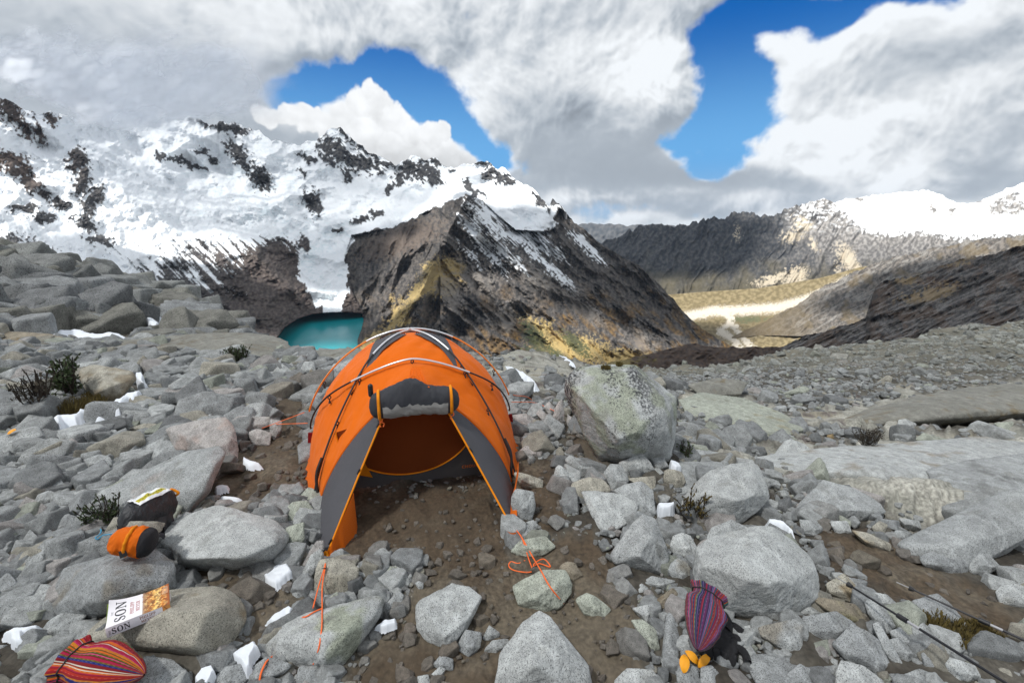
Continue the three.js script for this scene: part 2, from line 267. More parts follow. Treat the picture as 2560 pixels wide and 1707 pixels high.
const GRANITE = graniteCanvas(11000, 5000, 7), GRANITE_FINE = graniteCanvas(5000, 7000, 99);
GRANITE.repeat.set(2.3, 2.3); GRANITE_FINE.repeat.set(1.3, 1.3);
const ROCKBUMP = dataTex(512, (x, y) => { const v = 0.5 + 0.26 * tileN(x, y, 12, 5); return [v, v, v]; }, false);
ROCKBUMP.repeat.set(2.2, 2.2);
const GRIT = dataTex(1024, (x, y) => { const f = tileN(x, y, 40, 5), c = tileN(x, y, 9, 3); const v = 0.84 + 0.18 * f + 0.08 * c, p = sst(0.35, 0.7, tileN(y, x, 70, 2)); return mix3([v, v * 0.985, v * 0.96], [0.95, 0.95, 0.93], p * 0.5); });
const GRITBUMP = dataTex(1024, (x, y) => { const v = 0.5 + 0.28 * tileN(x, y, 60, 4) + 0.1 * tileN(y, x, 14, 3); return [v, v, v]; }, false);
const GROUND_MAT = std({ vertexColors: true, map: GRIT, bumpMap: GRITBUMP, bumpScale: 0.006, roughness: 0.95 });
{
  const nA = 620, nR = 430, R0 = 0.45, R1 = 230;
  const g = gridGeo(nA, nR, (i, j) => {
    const t = i / nA * 2 - 1, a = (Math.abs(t) < 0.8 ? t / 0.8 * 62 : Math.sign(t) * (62 + (Math.abs(t) - 0.8) / 0.2 * 98)) / 57.2958, r = R0 * Math.pow(R1 / R0, j / nR);
    const x = Math.sin(a) * r, z = -Math.cos(a) * r; let h = ground(x, z);
    if (r < 60) {
      const [d, b] = zones(x, z, h);
      h += d * (0.016 * fbm2(x * 6, z * 6, 4) + 0.006 * fbm2(x * 30, z * 30, 2)) + (1 - d) * (1 - b) * 0.04 * fbm2(x * 4, z * 4, 4);
      if (b > 0) { const k = fbm2(x * 0.5 + z * 0.2, z * 1.1 - x * 0.2, 3), st = k * 3 - Math.floor(k * 3); h += b * (0.11 * (Math.floor(k * 3) + sst(0.8, 1, st)) * 0.6 + 0.035 * fbm2(x * 1.2, z * 2.2, 3) + 0.003 * fbm2(x * 6, z * 9, 3)); }
    } else h += 0.3 * fbm2(x * 0.8, z * 0.8, 3);
    return V(x, h, z);
  }, (i, j, p) => [p.x / 1.1, p.z / 1.1]);
  g.index.array.reverse();
  g.computeVertexNormals();
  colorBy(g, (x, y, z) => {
    const r = Math.hypot(x, z), [d, b] = r < 60 ? zones(x, z, y) : [0, 0], m = fbm2(x * 1.3, z * 1.3, 4), f = fbm2(x * 7, z * 7, 3);
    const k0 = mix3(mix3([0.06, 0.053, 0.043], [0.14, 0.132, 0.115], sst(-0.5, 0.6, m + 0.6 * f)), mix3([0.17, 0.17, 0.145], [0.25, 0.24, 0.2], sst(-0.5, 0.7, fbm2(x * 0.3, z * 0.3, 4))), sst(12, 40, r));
    let k = k0;
    if (b > 0) {
      const s = fbm2(x * 0.9 + z * 0.5, z * 4.5 - x * 0.7, 5), w = fbm2(x * 0.5, z * 1.6, 3);
      let q = mix3([0.35, 0.36, 0.33], [0.54, 0.545, 0.51], sst(-0.6, 0.8, s + 0.08 * f));
      q = mix3(q, [0.36, 0.31, 0.2], sst(0.35, 0.9, w) * 0.5);
      k = mix3(k, mix3(q, [0.15, 0.125, 0.13], sst(0.55, 0.9, -s + 0.35 * w)), b);
    }
    return d > 0 ? mix3(k, mix3([0.105, 0.078, 0.052], [0.17, 0.145, 0.11], sst(-0.3, 0.9, m + f * 0.5)), d) : k;
  });
  single('ground', g, GROUND_MAT, 'stony brown earth and grey bedrock of the camp terrace', 'ground', null, 'structure');
}
// ------------------------------------------------------------------ mountains, valley and lake
const LAKE_Y = -450;
const lakeRange = (u, v) => { const d = sight(u, v); return d[1] < -0.01 ? (LAKE_Y - EYE) * Math.hypot(d[0], d[2]) / d[1] : 1e9; };
const MOUNTAIN_MAT = std({ vertexColors: true, roughness: 1 });
// A terrain face surveyed along sight lines: skyline and foot, distances between them, with a back slope behind the skyline.
function face(o) {
  const { u0, u1, nu, nv, top, foot, range, color, name, label, back = 0.12, category = 'mountain', rough = 1 } = o, NB = 6;
  const cols = nu, rows = nv + NB;
  const UV = new Float32Array((cols + 1) * (rows + 1) * 2);
  const g = gridGeo(cols, rows, (i, j) => {
    const u = lerp(u0, u1, i / cols), a = top(u), b = Math.max(foot(u), a + 2), n = j * (cols + 1) + i;
    if (j < NB) { const k = (NB - j) / NB, p = atRange(u, a, range(u, a, 0) * (1 + back * k)); p.y -= range(u, a, 0) * back * k * 0.9; UV[n * 2] = u; UV[n * 2 + 1] = a; return p; }
    const t = (j - NB) / nv, v = lerp(a, b, t);
    UV[n * 2] = u; UV[n * 2 + 1] = v;
    return atRange(u, v, range(u, v, t));
  });
  colorBy(g, (x, y, z, nx, ny, nz, i) => color(UV[i * 2], UV[i * 2 + 1], [nx, ny, nz], [x, y, z]));
  g.deleteAttribute('uv');
  return single(name, g, MOUNTAIN_MAT, label, category, null, 'structure');
}
const jag = (u, s, amp) => amp * (ridge2(u / s, 3.3, 4, 0.55) - 0.6);
// oriented patch: 1 in its middle, 0 on its rim, negative outside
const patch = (u, v, [cx, cy, rx, ry, deg, w = 1]) => { const c = Math.cos(deg / 57.3), s = Math.sin(deg / 57.3), dx = u - cx, dy = v - cy, p = (dx * c + dy * s) / rx, q = (-dx * s + dy * c) / ry; return w * (1 - Math.sqrt(p * p + q * q)); };
const anyPatch = (u, v, list) => { let m = -9; for (const p of list) { const k = patch(u, v, p); if (k > m) m = k; } return m; };

// --- the snow massif with its glacier and the dark rock spur in front
{
  const skyline = [[-1000, 60], [-700, 150], [-400, 150], [-200, 190], [0, 240], [60, 270], [120, 288], [250, 285], [400, 280], [480, 296], [520, 305], [560, 303], [620, 315], [680, 345], [740, 360], [790, 350], [820, 325], [850, 312], [880, 345], [915, 372], [950, 395], [985, 407], [1010, 400], [1050, 392], [1100, 405], [1125, 418], [1160, 410], [1200, 402], [1230, 412], [1260, 425], [1290, 445], [1330, 470], [1345, 485], [1362, 505], [1374, 513], [1381, 492], [1390, 500], [1420, 535], [1445, 560], [1500, 605], [1560, 645], [1600, 665], [1640, 700], [1690, 755], [1730, 800], [1770, 830], [1830, 868], [1900, 890]];
  const ctrl = [
    [-1000, 60, 3300], [-1000, 700, 1100], [-700, 150, 3500], [-700, 700, 1150], [-400, 150, 3600], [-400, 700, 1200], [0, 240, 3900], [0, 420, 3300], [0, 560, 2500], [0, 660, 1500], [0, 880, 700], [200, 300, 4300], [200, 480, 3500], [220, 620, 2500], [200, 740, 1700], [200, 880, 900],
    [500, 295, 4900], [500, 420, 4550], [500, 540, 3900], [500, 640, 3000], [500, 760, 2250], [500, 880, 1500], [640, 880, 1700], [650, 760, 2450], [700, 800, 2250], [640, 600, 3500],
    [850, 315, 5000], [850, 430, 4650], [780, 560, 4000], [760, 640, 3650], [800, 700, 3150], [810, 770, 2800], [880, 450, 4600], [760, 780, 2700],
    [1010, 410, 4900], [1050, 480, 4450], [1200, 404, 4800], [1200, 470, 4350], [1260, 520, 4000], [1340, 480, 4500], [1300, 560, 3900], [1381, 494, 4500], [1400, 560, 4100],
    [1165, 490, 3350], [1120, 580, 3050], [1085, 650, 2830], [1055, 715, 2600], [1000, 790, 2330], [950, 850, 2080], [920, 890, 1900],
    [880, 600, 3650], [960, 575, 3500], [900, 650, 3350], [880, 700, 3100], [960, 660, 3150], [900, 780, 2700], [960, 740, 2750], [930, 810, 2450], [880, 860, 2150],
    [1250, 640, 3350], [1300, 720, 3050], [1200, 740, 2750], [1150, 820, 2450], [1250, 860, 2300], [1150, 900, 2000], [1400, 640, 3800], [1400, 760, 3200], [1400, 860, 2550], [1400, 930, 2200],
    [1500, 615, 4200], [1600, 680, 4100], [1550, 760, 3500], [1550, 880, 2600], [1700, 775, 3900], [1700, 850, 3200], [1830, 870, 3500], [1900, 895, 3300], [1650, 930, 2400], [1900, 950, 2400],
  ].map(([u, v, r]) => [u / 100, v / 100, r]);
  const field = rbf(ctrl);
  const lake = [[694, 842], [712, 818], [742, 798], [780, 785], [830, 781], [880, 781], [905, 784], [908, 800], [903, 822], [893, 850], [890, 940], [700, 940], [690, 875]];
  const crest = [[1165, 488], [1125, 580], [1085, 650], [1055, 715], [1000, 790], [950, 850], [920, 895]];
  const crest2 = [[1165, 488], [1240, 600], [1330, 700], [1420, 790], [1500, 880]];
  const icefall = [[560, 480], [700, 520], [790, 580], [790, 650], [800, 700], [825, 760]];
  const ROCKS = [
    [15, 395, 62, 22, 12], [40, 422, 55, 20, 20], [80, 462, 40, 18, 25], [110, 485, 22, 10, 20], [20, 270, 26, 60, -35], [60, 320, 16, 36, -30], [95, 330, 10, 40, -20], [130, 300, 14, 20, -20],
    [192, 400, 26, 34, 20], [206, 452, 20, 42, 20], [232, 500, 24, 46, 28], [150, 510, 34, 14, 12], [110, 545, 34, 12, 8], [210, 555, 36, 20, 25], [60, 520, 40, 10, 0], [250, 600, 40, 16, 12], [20, 600, 30, 12, 0],
    [40, 640, 66, 48, 0], [130, 650, 50, 24, 20],
    [520, 303, 46, 9, 6], [566, 318, 50, 12, 10], [600, 330, 24, 8, 0], [585, 375, 18, 34, -20], [608, 398, 18, 44, -30], [648, 440, 24, 44, -35], [445, 400, 30, 12, 25], [485, 415, 36, 10, 18], [500, 378, 18, 7, 20], [530, 395, 20, 8, 30], [400, 392, 20, 8, 25],
    [783, 508, 22, 36, -25], [775, 490, 16, 18, 0],
    [842, 372, 22, 46, -48], [880, 404, 20, 50, -55], [925, 412, 16, 40, -55], [862, 335, 30, 8, 45], [900, 365, 44, 8, 40], [940, 392, 40, 9, 35], [968, 408, 24, 10, 20], [812, 372, 8, 24, -40], [820, 400, 12, 30, -45], [770, 395, 30, 8, 25], [760, 430, 16, 8, 20], [870, 440, 12, 20, -10],
    [1020, 425, 28, 24, 40], [1060, 428, 36, 26, 20], [1085, 445, 30, 14, 30], [1000, 450, 14, 22, -10], [975, 470, 10, 18, 10], [1095, 408, 26, 10, 20], [1130, 425, 8, 6, 0],
    [1168, 460, 11, 20, -10], [1185, 478, 34, 7, 25], [1205, 408, 18, 6, 10], [1245, 438, 48, 13, 35], [1270, 452, 20, 14, 30], [1220, 440, 14, 8, 10],
    [1352, 500, 34, 9, 50], [1384, 505, 10, 22, -20], [1400, 525, 22, 12, 50], [730, 630, 10, 20, 10], [760, 610, 10, 22, -30], [845, 575, 18, 7, -10], [900, 550, 24, 8, -15], [940, 535, 26, 7, -15],
  ];
  const SNOWY_SPUR = [[1215, 540, 60, 34, 45], [1190, 590, 60, 14, 50], [1300, 590, 70, 22, 10], [1340, 610, 80, 14, 25], [1270, 640, 70, 12, 45], [1360, 655, 80, 10, 40], [1450, 600, 34, 12, 40], [1480, 630, 40, 10, 40], [1230, 640, 60, 8, 50], [1410, 700, 60, 10, 50], [1180, 640, 40, 8, 50]];
  const TONGUE = [[690, 540], [880, 540], [868, 640], [876, 690], [862, 735], [846, 785], [806, 785], [782, 745], [752, 700], [738, 650], [722, 610]];
  const rockMask = (u, v) => {
    const w1 = fbm2(u / 26, v / 26, 4), w2 = fbm2(u / 9, v / 9, 3);
    let m = anyPatch(u + 9 * w1 + 4 * w2, v + 9 * fbm2(u / 26 + 40, v / 26, 4), ROCKS) * 1.15 - 0.02;
    // streaks of rock showing on the lower flank, running down to the right
    const s = (u - v) * 0.7071, q = (u + v) * 0.7071;            // across and along the streaks
    const st = ridge2(s / 15, q / 130, 4, 0.65) * 0.75 + 0.3 * w2;
    const flank = clamp((v - (560 + Math.max(0, 430 - u) * 0.24)) / 230, -1, 1.2) + clamp((u - 480) / 300, -0.6, 0.9) * sst(540, 640, v) * 0.75;
    const fl = flank * 1.2 - 0.95 + st * 0.85;
    const low = sst(520, 640, v) * sst(790, 700, u);
    m = Math.max(m + 0.5 * w2 + 0.35 * (ridge2((u - v) / 12, (u + v) / 40, 3) - 0.8) - 0.06, lerp(-1, fl, low));
    // grey rock beside the snout of the icefall
    if (v > 560 && u > 640) { const sd = polySd(u, v, TONGUE) / 13 + 0.7 * w1 + 0.35 * ridge2(u / 8, v / 50, 3) - 0.2; m = Math.max(m, lerp(-1, -sd, sst(600, 660, v))); }
    // fine scatter high on the left
    m = Math.max(m, 0.5 * ridge2((u + v) / 14, (u - v) / 60, 3) + 0.3 * w2 - 0.42 - 1.2 * (1 - sst(350, 270, v) * sst(260, 60, u)));
    return m;
  };
  // the spur of bare rock: inside its outline
  const SPUR = [[858, 900], [905, 830], [908, 782], [885, 740], [868, 690], [862, 640], [880, 588], [960, 572], [1050, 536], [1075, 528], [1130, 500], [1165, 485], [1205, 500], [1245, 540], [1290, 575], [1375, 580], [1400, 520], [1440, 550], [1520, 600], [1960, 900], [1960, 990], [850, 990]];
  const inSpur = (u, v) => { const w = 9 * fbm2(u / 30, v / 30, 4); return inPoly(u + w, v + w * 0.7, SPUR); };
  const range = (u, v, t) => {
    let D = field(u / 100, v / 100);
    const sp = u > 855 && inPoly(u, v, SPUR);
    const wob = 14 * fbm2(u / 60, v / 60, 2);
    const isSpur = sp || (u > 915 && v > 690) ;
    if (isSpur) {
      const [d1] = distToLine(u + wob, v, crest), [d2] = distToLine(u + wob, v, crest2);
      D -= 190 * Math.exp(-d1 / 30) + 110 * Math.exp(-d2 / 28);
      const side = u > 1100 ? 1 : -0.6, s = (u - v * side) * 0.7071, q = (u + v * side) * 0.7071;
      D -= 110 * ridge2(s / 95 + 3, q / 240, 3) + 48 * ridge2(s / 32, q / 90, 3) + 13 * fbm2(u / 12, v / 12, 3) + 2.5 * fbm2(u / 4, v / 4, 2);
    } else {
      const ice = Math.exp(-distToLine(u, v, icefall)[0] / 70), rk = sst(-0.2, 0.35, rockMask(u, v));
      const s = (u - v) * 0.7071, q = (u + v) * 0.7071;
      D -= 120 * ridge2(u / 210, v / 130, 2) + 55 * ridge2(s / 70, q / 150, 3) + 20 * fbm2(u / 22, v / 16, 3) + (2 + 4 * ice + 8 * rk) * fbm2(u / 9, v / 5, 3) + (0.3 + 0.8 * ice + 1.5 * rk) * fbm2(u / 3.2, v / 2.6, 2) + 24 * rk;
    }
    if (v > 770 && u > 600 && u < 960) { const L = lakeRange(u, v); D = inPoly(u, v, lake) ? L * 1.04 : Math.min(D, L * 0.985); }
    return Math.max(D, 400);
  };
  face({
    name: 'mountain', label: 'glaciated snow massif with a dark rocky spur running down to the lake', u0: -950, u1: 1900, nu: 1380, nv: 420, back: 0.1,
    top: (u) => lineAt(skyline, u) + jag(u, 46, u < 700 ? 7 : 6) * (u > 1440 ? 0.5 : 1), foot: () => 930, range,
    color: (u, v, n) => {
      const a = fbm2(u / 40, v / 40, 4), f = fbm2(u / 7, v / 7, 3), fine = fbm2(u / 2.6, v / 2.6, 2);
      if (inSpur(u, v)) {
        // bare rock, turf and scree of the spur
        let k = mix3([0.018, 0.0175, 0.018], [0.105, 0.092, 0.082], sst(-0.6, 1.0, f * 0.6 + 0.55 * ridge2(u / 11, v / 46, 3) + 0.5 * fine - 0.25));
        const turf = sst(690, 860, v + 60 * a) * sst(0.35, -0.5, ridge2((u - v) / 40, (u + v) / 120, 3) - 0.7);
        const right = sst(1080, 1300, u);
        k = mix3(k, mix3([0.075, 0.045, 0.018], [0.16, 0.095, 0.03], sst(-0.4, 0.5, f)), turf * (0.4 + 0.6 * right));
        const gold = anyPatch(u + 22 * a, v + 16 * f, [[1105, 690, 62, 46, -40], [1040, 730, 60, 18, -35], [990, 800, 60, 16, -45], [930, 860, 50, 20, -50], [1430, 870, 110, 36, 10], [1360, 830, 60, 22, 40], [1560, 895, 90, 22, 0]]);
        k = mix3(k, [0.38, 0.28, 0.11], sst(-0.15, 0.4, gold + 0.3 * fine) * 0.85);
        const scree = anyPatch(u + 18 * a, v + 18 * f, [[1120, 720, 36, 46, 20], [1190, 690, 60, 40, 40], [1140, 770, 30, 60, -15], [1260, 800, 40, 50, 40], [1340, 690, 90, 30, 40], [1450, 760, 90, 26, 45], [1600, 850, 50, 40, 45]]);
        k = mix3(k, [0.21, 0.19, 0.17], sst(-0.05, 0.55, scree + 0.4 * f + 0.2 * fine) * 0.65);
        const green = anyPatch(u + 26 * f, v + 20 * f, [[1335, 840, 24, 46, -35], [1440, 860, 50, 20, 40], [1390, 885, 40, 14, 30], [1330, 880, 40, 12, 0]]);
        k = mix3(k, [0.035, 0.05, 0.018], sst(0, 0.3, green + 0.3 * fine) * 0.85);
        const brown = patch(u, v, [1000, 600, 120, 40, -20]);
        k = mix3(k, [0.11, 0.08, 0.06], sst(-0.2, 0.5, brown + 0.4 * f) * 0.6);
        const sn = anyPatch(u + 10 * f, v + 10 * a, SNOWY_SPUR) * 0.8 + 0.25 * f + 0.5 * ridge2((u - v) / 9, (u + v) / 70, 3, 0.6) - 0.5;
        return mix3(k, [0.78, 0.81, 0.84], sst(0.02, 0.18, sn) * sst(760, 680, v));
      }
      const m = rockMask(u, v);
      const ice = Math.exp(-distToLine(u, v, icefall)[0] / 80);
      let snow = mix3([0.84, 0.87, 0.9], [0.62, 0.72, 0.76], sst(0.15, 0.9, 0.5 * fbm2(u / 16, v / 5, 4) + 0.5 * a + 0.6 * ice * (0.4 + fbm2(u / 6, v / 2.5, 2))) * (0.35 + 0.45 * ice));
      snow = mix3(snow, [0.55, 0.6, 0.6], sst(0.75, 1.2, ice + 0.4 * fine + 0.25 * f) * sst(690, 740, v) * 0.6);
      const warm = sst(300, 60, u) * sst(540, 420, v) + sst(380, 650, u) * sst(560, 640, v) * 0.7;
      const rock = mix3(mix3([0.026, 0.027, 0.032], [0.085, 0.082, 0.08], sst(-0.5, 0.6, f)), mix3([0.045, 0.03, 0.024], [0.1, 0.074, 0.06], sst(-0.5, 0.6, f)), clamp(warm));
      return mix3(snow, rock, sst(-0.04, 0.1, m + 0.08 * fine));
    },
  });
  // the lake below the glacier
  const c = [[690, 850], [712, 818], [742, 798], [780, 785], [830, 779], [880, 779], [910, 782], [914, 800], [908, 822], [905, 850], [940, 1010], [620, 1010], [676, 880]].map(([u, v]) => { const p = atRange(u, v, lakeRange(u, v)); return new THREE.Vector2(p.x, -p.z); });
  const lg = new THREE.ShapeGeometry(new THREE.Shape(c)); lg.rotateX(-Math.PI / 2); lg.translate(0, LAKE_Y, 0);
  single('lake', lg, new THREE.MeshPhysicalMaterial({ color: rgb(0.0, 0.24, 0.27), roughness: 0.22, specularIntensity: 0.5 }), 'turquoise glacial lake below the icefall', 'lake', null, 'structure');
}
// --- far ranges
{
  const sky0 = [[1300, 565], [1440, 562], [1490, 556], [1560, 563], [1620, 560], [1700, 566], [1800, 560]];
  face({ name: 'far_range', label: 'faint blue distant range at the valley end', u0: 1300, u1: 1900, nu: 160, nv: 30, back: 0.05, top: (u) => lineAt(sky0, u) + jag(u, 30, 3), foot: () => 680, range: (u, v) => 15500 - (v - 555) * 14 + 120 * fbm2(u / 20, v / 20, 3), color: (u, v) => mix3([0.05, 0.055, 0.06], [0.1, 0.1, 0.1], sst(-0.5, 0.5, fbm2(u / 10, v / 10, 3))) });
  const sky1 = [[1380, 600], [1470, 622], [1500, 606], [1560, 582], [1610, 562], [1650, 556], [1690, 563], [1740, 555], [1785, 538], [1810, 545], [1835, 528], [1868, 526], [1900, 537], [1940, 534], [1985, 512], [2010, 505], [2060, 494], [2085, 506], [2110, 498], [2150, 492], [2220, 484], [2320, 473], [2350, 486], [2395, 506], [2430, 508], [2470, 494], [2520, 470], [2560, 456], [2700, 420], [2900, 440]];
  const fld = rbf([[1400, 600, 9500], [1600, 565, 9000], [1800, 540, 8800], [2060, 495, 9200], [2330, 474, 10500], [2560, 456, 10500], [2800, 430, 10500], [1500, 760, 5600], [1700, 760, 5600], [1900, 720, 6000], [2000, 620, 7600], [2150, 560, 9000], [2300, 560, 9000], [2560, 570, 8800], [2200, 680, 6500], [2500, 700, 6000], [2800, 700, 6000], [1700, 650, 7600], [1850, 620, 7700], [1400, 780, 5400], [1960, 800, 5000]].map(([u, v, r]) => [u / 100, v / 100, r]));
  const snowEdge = [[1960, 520], [2040, 530], [2080, 520], [2120, 545], [2170, 580], [2230, 590], [2290, 578], [2360, 592], [2420, 596], [2500, 590], [2600, 585], [2900, 590]];
  const OUT = [[2060, 512, 34, 16, 10], [2110, 540, 34, 8, 40], [2335, 525, 8, 20, -15], [2380, 528, 10, 16, -10], [2500, 515, 34, 20, -30], [2540, 520, 30, 18, -20], [2530, 492, 26, 12, -20], [2150, 494, 14, 5, 0], [2450, 502, 16, 3, 0]];
  face({
    name: 'far_range', label: 'long dark range across the valley, snow capped at its right end', u0: 1380, u1: 2860, nu: 760, nv: 200, back: 0.05,
    top: (u) => lineAt(sky1, u) + jag(u, 26, u < 2050 ? 6 : 2.5), foot: () => 830,
    range: (u, v) => { const snowy = sst(-10, 20, lineAt(snowEdge, u) - v) * sst(2040, 2120, u); const s = u * 0.9 + v * 0.4; return fld(u / 100, v / 100) - (150 * ridge2(s / 75, v / 140, 3) + 75 * ridge2(s / 24 + 0.4 * n2(u / 40, v / 40), v / 130, 3) * (1 - 0.8 * snowy) + 14 * fbm2(u / 9, v / 16, 3) * (1 - 0.7 * snowy)); },
    color: (u, v) => {
      const f = fbm2(u / 8, v / 8, 4), a = fbm2(u / 40, v / 40, 3), fine = fbm2(u / 3, v / 3, 2);
      const grey = sst(1900, 2120, u + 60 * a) * sst(720, 560, v);
      let k = mix3(mix3([0.022, 0.024, 0.028], [0.09, 0.085, 0.08], sst(-0.5, 0.9, f + 0.5 * fine)), mix3([0.14, 0.13, 0.12], [0.32, 0.3, 0.28], sst(-0.5, 0.6, f)), grey);
      const turf = sst(640, 740, v + 40 * a);
      k = mix3(k, [0.085, 0.07, 0.035], turf * 0.7);
      const pale = anyPatch(u + 14 * f, v + 8 * f, [[1985, 590, 34, 18, -20], [2035, 610, 8, 26, -20], [2120, 645, 26, 44, -25], [2145, 670, 12, 34, -30], [2095, 670, 5, 24, -10], [1990, 690, 40, 24, -30], [1845, 585, 6, 24, 10], [2010, 560, 30, 20, 20], [1930, 700, 60, 14, -20]]);
      k = mix3(k, [0.5, 0.43, 0.32], sst(0, 0.5, pale + 0.35 * fine + 0.2 * f) * 0.8);
      const edge = lineAt(snowEdge, u) + 14 * f;
      let s = sst(-4, 6, edge - v) * sst(1990, 2075, u + 20 * f);
      s *= 1 - sst(0, 0.2, anyPatch(u + 8 * f, v + 5 * a, OUT) + 0.3 * fine);
      const dust = sst(0.2, 0.5, fbm2(u / 14, v / 6, 4)) * sst(1930, 2010, u) * sst(600, 530, v) * 0.7;
      return mix3(k, [0.86, 0.88, 0.9], Math.max(s, dust));
    },
  });
}
const valleyField = rbf([[1430, 760, 5300], [1700, 740, 5500], [2050, 700, 5600], [2330, 640, 5600], [1500, 820, 4300], [1700, 800, 4700], [1950, 790, 4600], [1800, 850, 3700], [1980, 800, 4000], [1950, 860, 3300], [1700, 940, 2700], [2000, 940, 2600], [2300, 800, 3600], [2200, 740, 4600], [1430, 940, 2700], [2050, 850, 3300]].map(([u, v, r]) => [u / 100, v / 100, r]));
// --- valley floor with its pale river gravel
face({
  name: 'valley_floor', label: 'sunlit valley floor with a pale braided river bed', u0: 1430, u1: 2330, nu: 460, nv: 180, back: 0.02, category: 'valley',
  top: (u) => lineAt([[1430, 760], [1600, 742], [1750, 730], [1900, 720], [2050, 695], [2150, 668], [2330, 640]], u), foot: () => 950,
  range: (u, v) => valleyField(u / 100, v / 100) - 30 * ridge2(u / 70, v / 40, 3) * sst(800, 850, v) - 4 * fbm2(u / 16, v / 8, 3),
  color: (u, v) => {
    const f = fbm2(u / 10, v / 7, 4), a = fbm2(u / 50, v / 30, 3), fine = fbm2(u / 3, v / 2.4, 2);
    let k = mix3([0.13, 0.1, 0.045], [0.24, 0.19, 0.1], sst(-0.5, 0.6, f));
    k = mix3(k, [0.3, 0.27, 0.22], sst(0.1, 0.7, a + 0.5 * fine) * sst(820, 860, v) * 0.6);
    k = mix3(k, [0.1, 0.12, 0.035], sst(0.1, 0.4, patch(u + 20 * f, v + 8 * f, [1680, 790, 90, 20, 25])) * 0.7);
    k = mix3(k, [0.05, 0.07, 0.03], sst(0.15, 0.5, patch(u, v, [1870, 798, 80, 14, 0]) + 0.5 * f - 0.1) * 0.7);
    const bed = Math.min(distToLine(u + 10 * f, v, [[1715, 792], [1780, 778], [1850, 776], [1940, 770], [2010, 752], [2070, 728], [2120, 700]])[0] / 13, distToLine(u + 8 * f, v, [[1790, 776], [1826, 790], [1822, 812], [1800, 830], [1836, 848], [1850, 875]])[0] / 9, distToLine(u + 8 * f, v, [[1826, 806], [1850, 832], [1880, 872]])[0] / 8, distToLine(u + 6 * f, v, [[1700, 800], [1730, 820], [1770, 840], [1810, 872]])[0] / 4);
    return mix3(k, [0.52, 0.47, 0.39], sst(1.25, 0.5, bed + 0.5 * fine + 0.3 * f));
  },
});
// --- slopes on the right, one behind the other
const SPUR_FOOT = (u) => lineAt([[1830, 846], [1900, 838], [2000, 840], [2170, 850], [2400, 870]], u);
const SPUR_TOP = (u) => lineAt([[1830, 842], [1880, 818], [1945, 786], [1990, 760], [2050, 722], [2150, 672], [2230, 645], [2320, 622], [2420, 602], [2560, 586], [2860, 562]], u);
face({
  name: 'hillside', label: 'grey brown spur sloping down to the river bed', u0: 1830, u1: 2860, nu: 460, nv: 150, back: 0.03, category: 'hillside',
  top: (u) => SPUR_TOP(u) + jag(u, 40, 4) * sst(1830, 1980, u), foot: SPUR_FOOT,
  range: (u, v) => valleyField(u / 100, v / 100) - 45 - 2.6 * Math.max(0, SPUR_FOOT(u) - v) - (50 * ridge2((u + v) / 60, (u - v) / 160, 3) + 10 * fbm2(u / 12, v / 12, 3)) * sst(1830, 1960, u),
  color: (u, v) => { const f = fbm2(u / 9, v / 9, 4), s = ridge2((u + 1.9 * v) / 30, (u - v) / 140, 3), fine = fbm2(u / 2.6, v / 2.6, 2); let k = mix3([0.06, 0.054, 0.048], [0.17, 0.15, 0.13], sst(-0.6, 0.7, f + 0.4 * fine)); k = mix3(k, [0.3, 0.29, 0.27], sst(0.85, 1.35, s + 0.4 * fine) * 0.5); return mix3(k, [0.13, 0.095, 0.045], Math.max(sst(0.1, 0.6, fbm2(u / 60, v / 40, 3)) * 0.6, sst(2100, 1900, u) * 0.8)); },
});
face({
  name: 'hillside', label: 'dark brown rocky hillside on the right with a cliff step', u0: 1860, u1: 2960, nu: 520, nv: 190, back: 0.05, category: 'hillside',
  top: (u) => lineAt([[1860, 930], [1930, 905], [1955, 872], [1990, 848], [2060, 826], [2130, 806], [2165, 792], [2176, 760], [2190, 712], [2235, 696], [2300, 684], [2380, 655], [2440, 640], [2480, 634], [2560, 610], [2960, 520]], u) + jag(u, 36, 4), foot: () => 960,
  range: (u, v) => { const cl = patch(u, v, [2190, 755, 26, 50, -10]); return 2500 + (u - 1860) * 0.2 - (v - 620) * 5.4 - 46 * ridge2((u + 2 * v) / 110, (u - v) / 260, 3) - 18 * ridge2((u + 2 * v) / 36, (u - v) / 90, 3) - 8 * fbm2(u / 12, v / 12, 3) - 60 * sst(0, 0.6, cl); },
  color: (u, v) => { const f = fbm2(u / 10, v / 8, 4), a = fbm2(u / 70, v / 40, 3), fine = fbm2(u / 3, v / 3, 2), s = ridge2((u + 2 * v) / 24, (u - v) / 100, 3); let k = mix3([0.028, 0.026, 0.026], [0.095, 0.084, 0.076], sst(-0.5, 0.7, f)); k = mix3(k, [0.075, 0.045, 0.027], sst(-0.2, 0.5, a + 0.4 * f) * 0.75); k = mix3(k, [0.21, 0.2, 0.19], sst(0.8, 1.35, s + 0.5 * fine) * 0.6); const gold = anyPatch(u + 20 * f, v + 12 * f, [[2330, 735, 90, 20, -15], [2270, 700, 40, 14, -10], [2400, 650, 60, 14, -20]]); k = mix3(k, [0.25, 0.18, 0.09], sst(0, 0.5, gold + 0.3 * f) * 0.7); return k; },
});
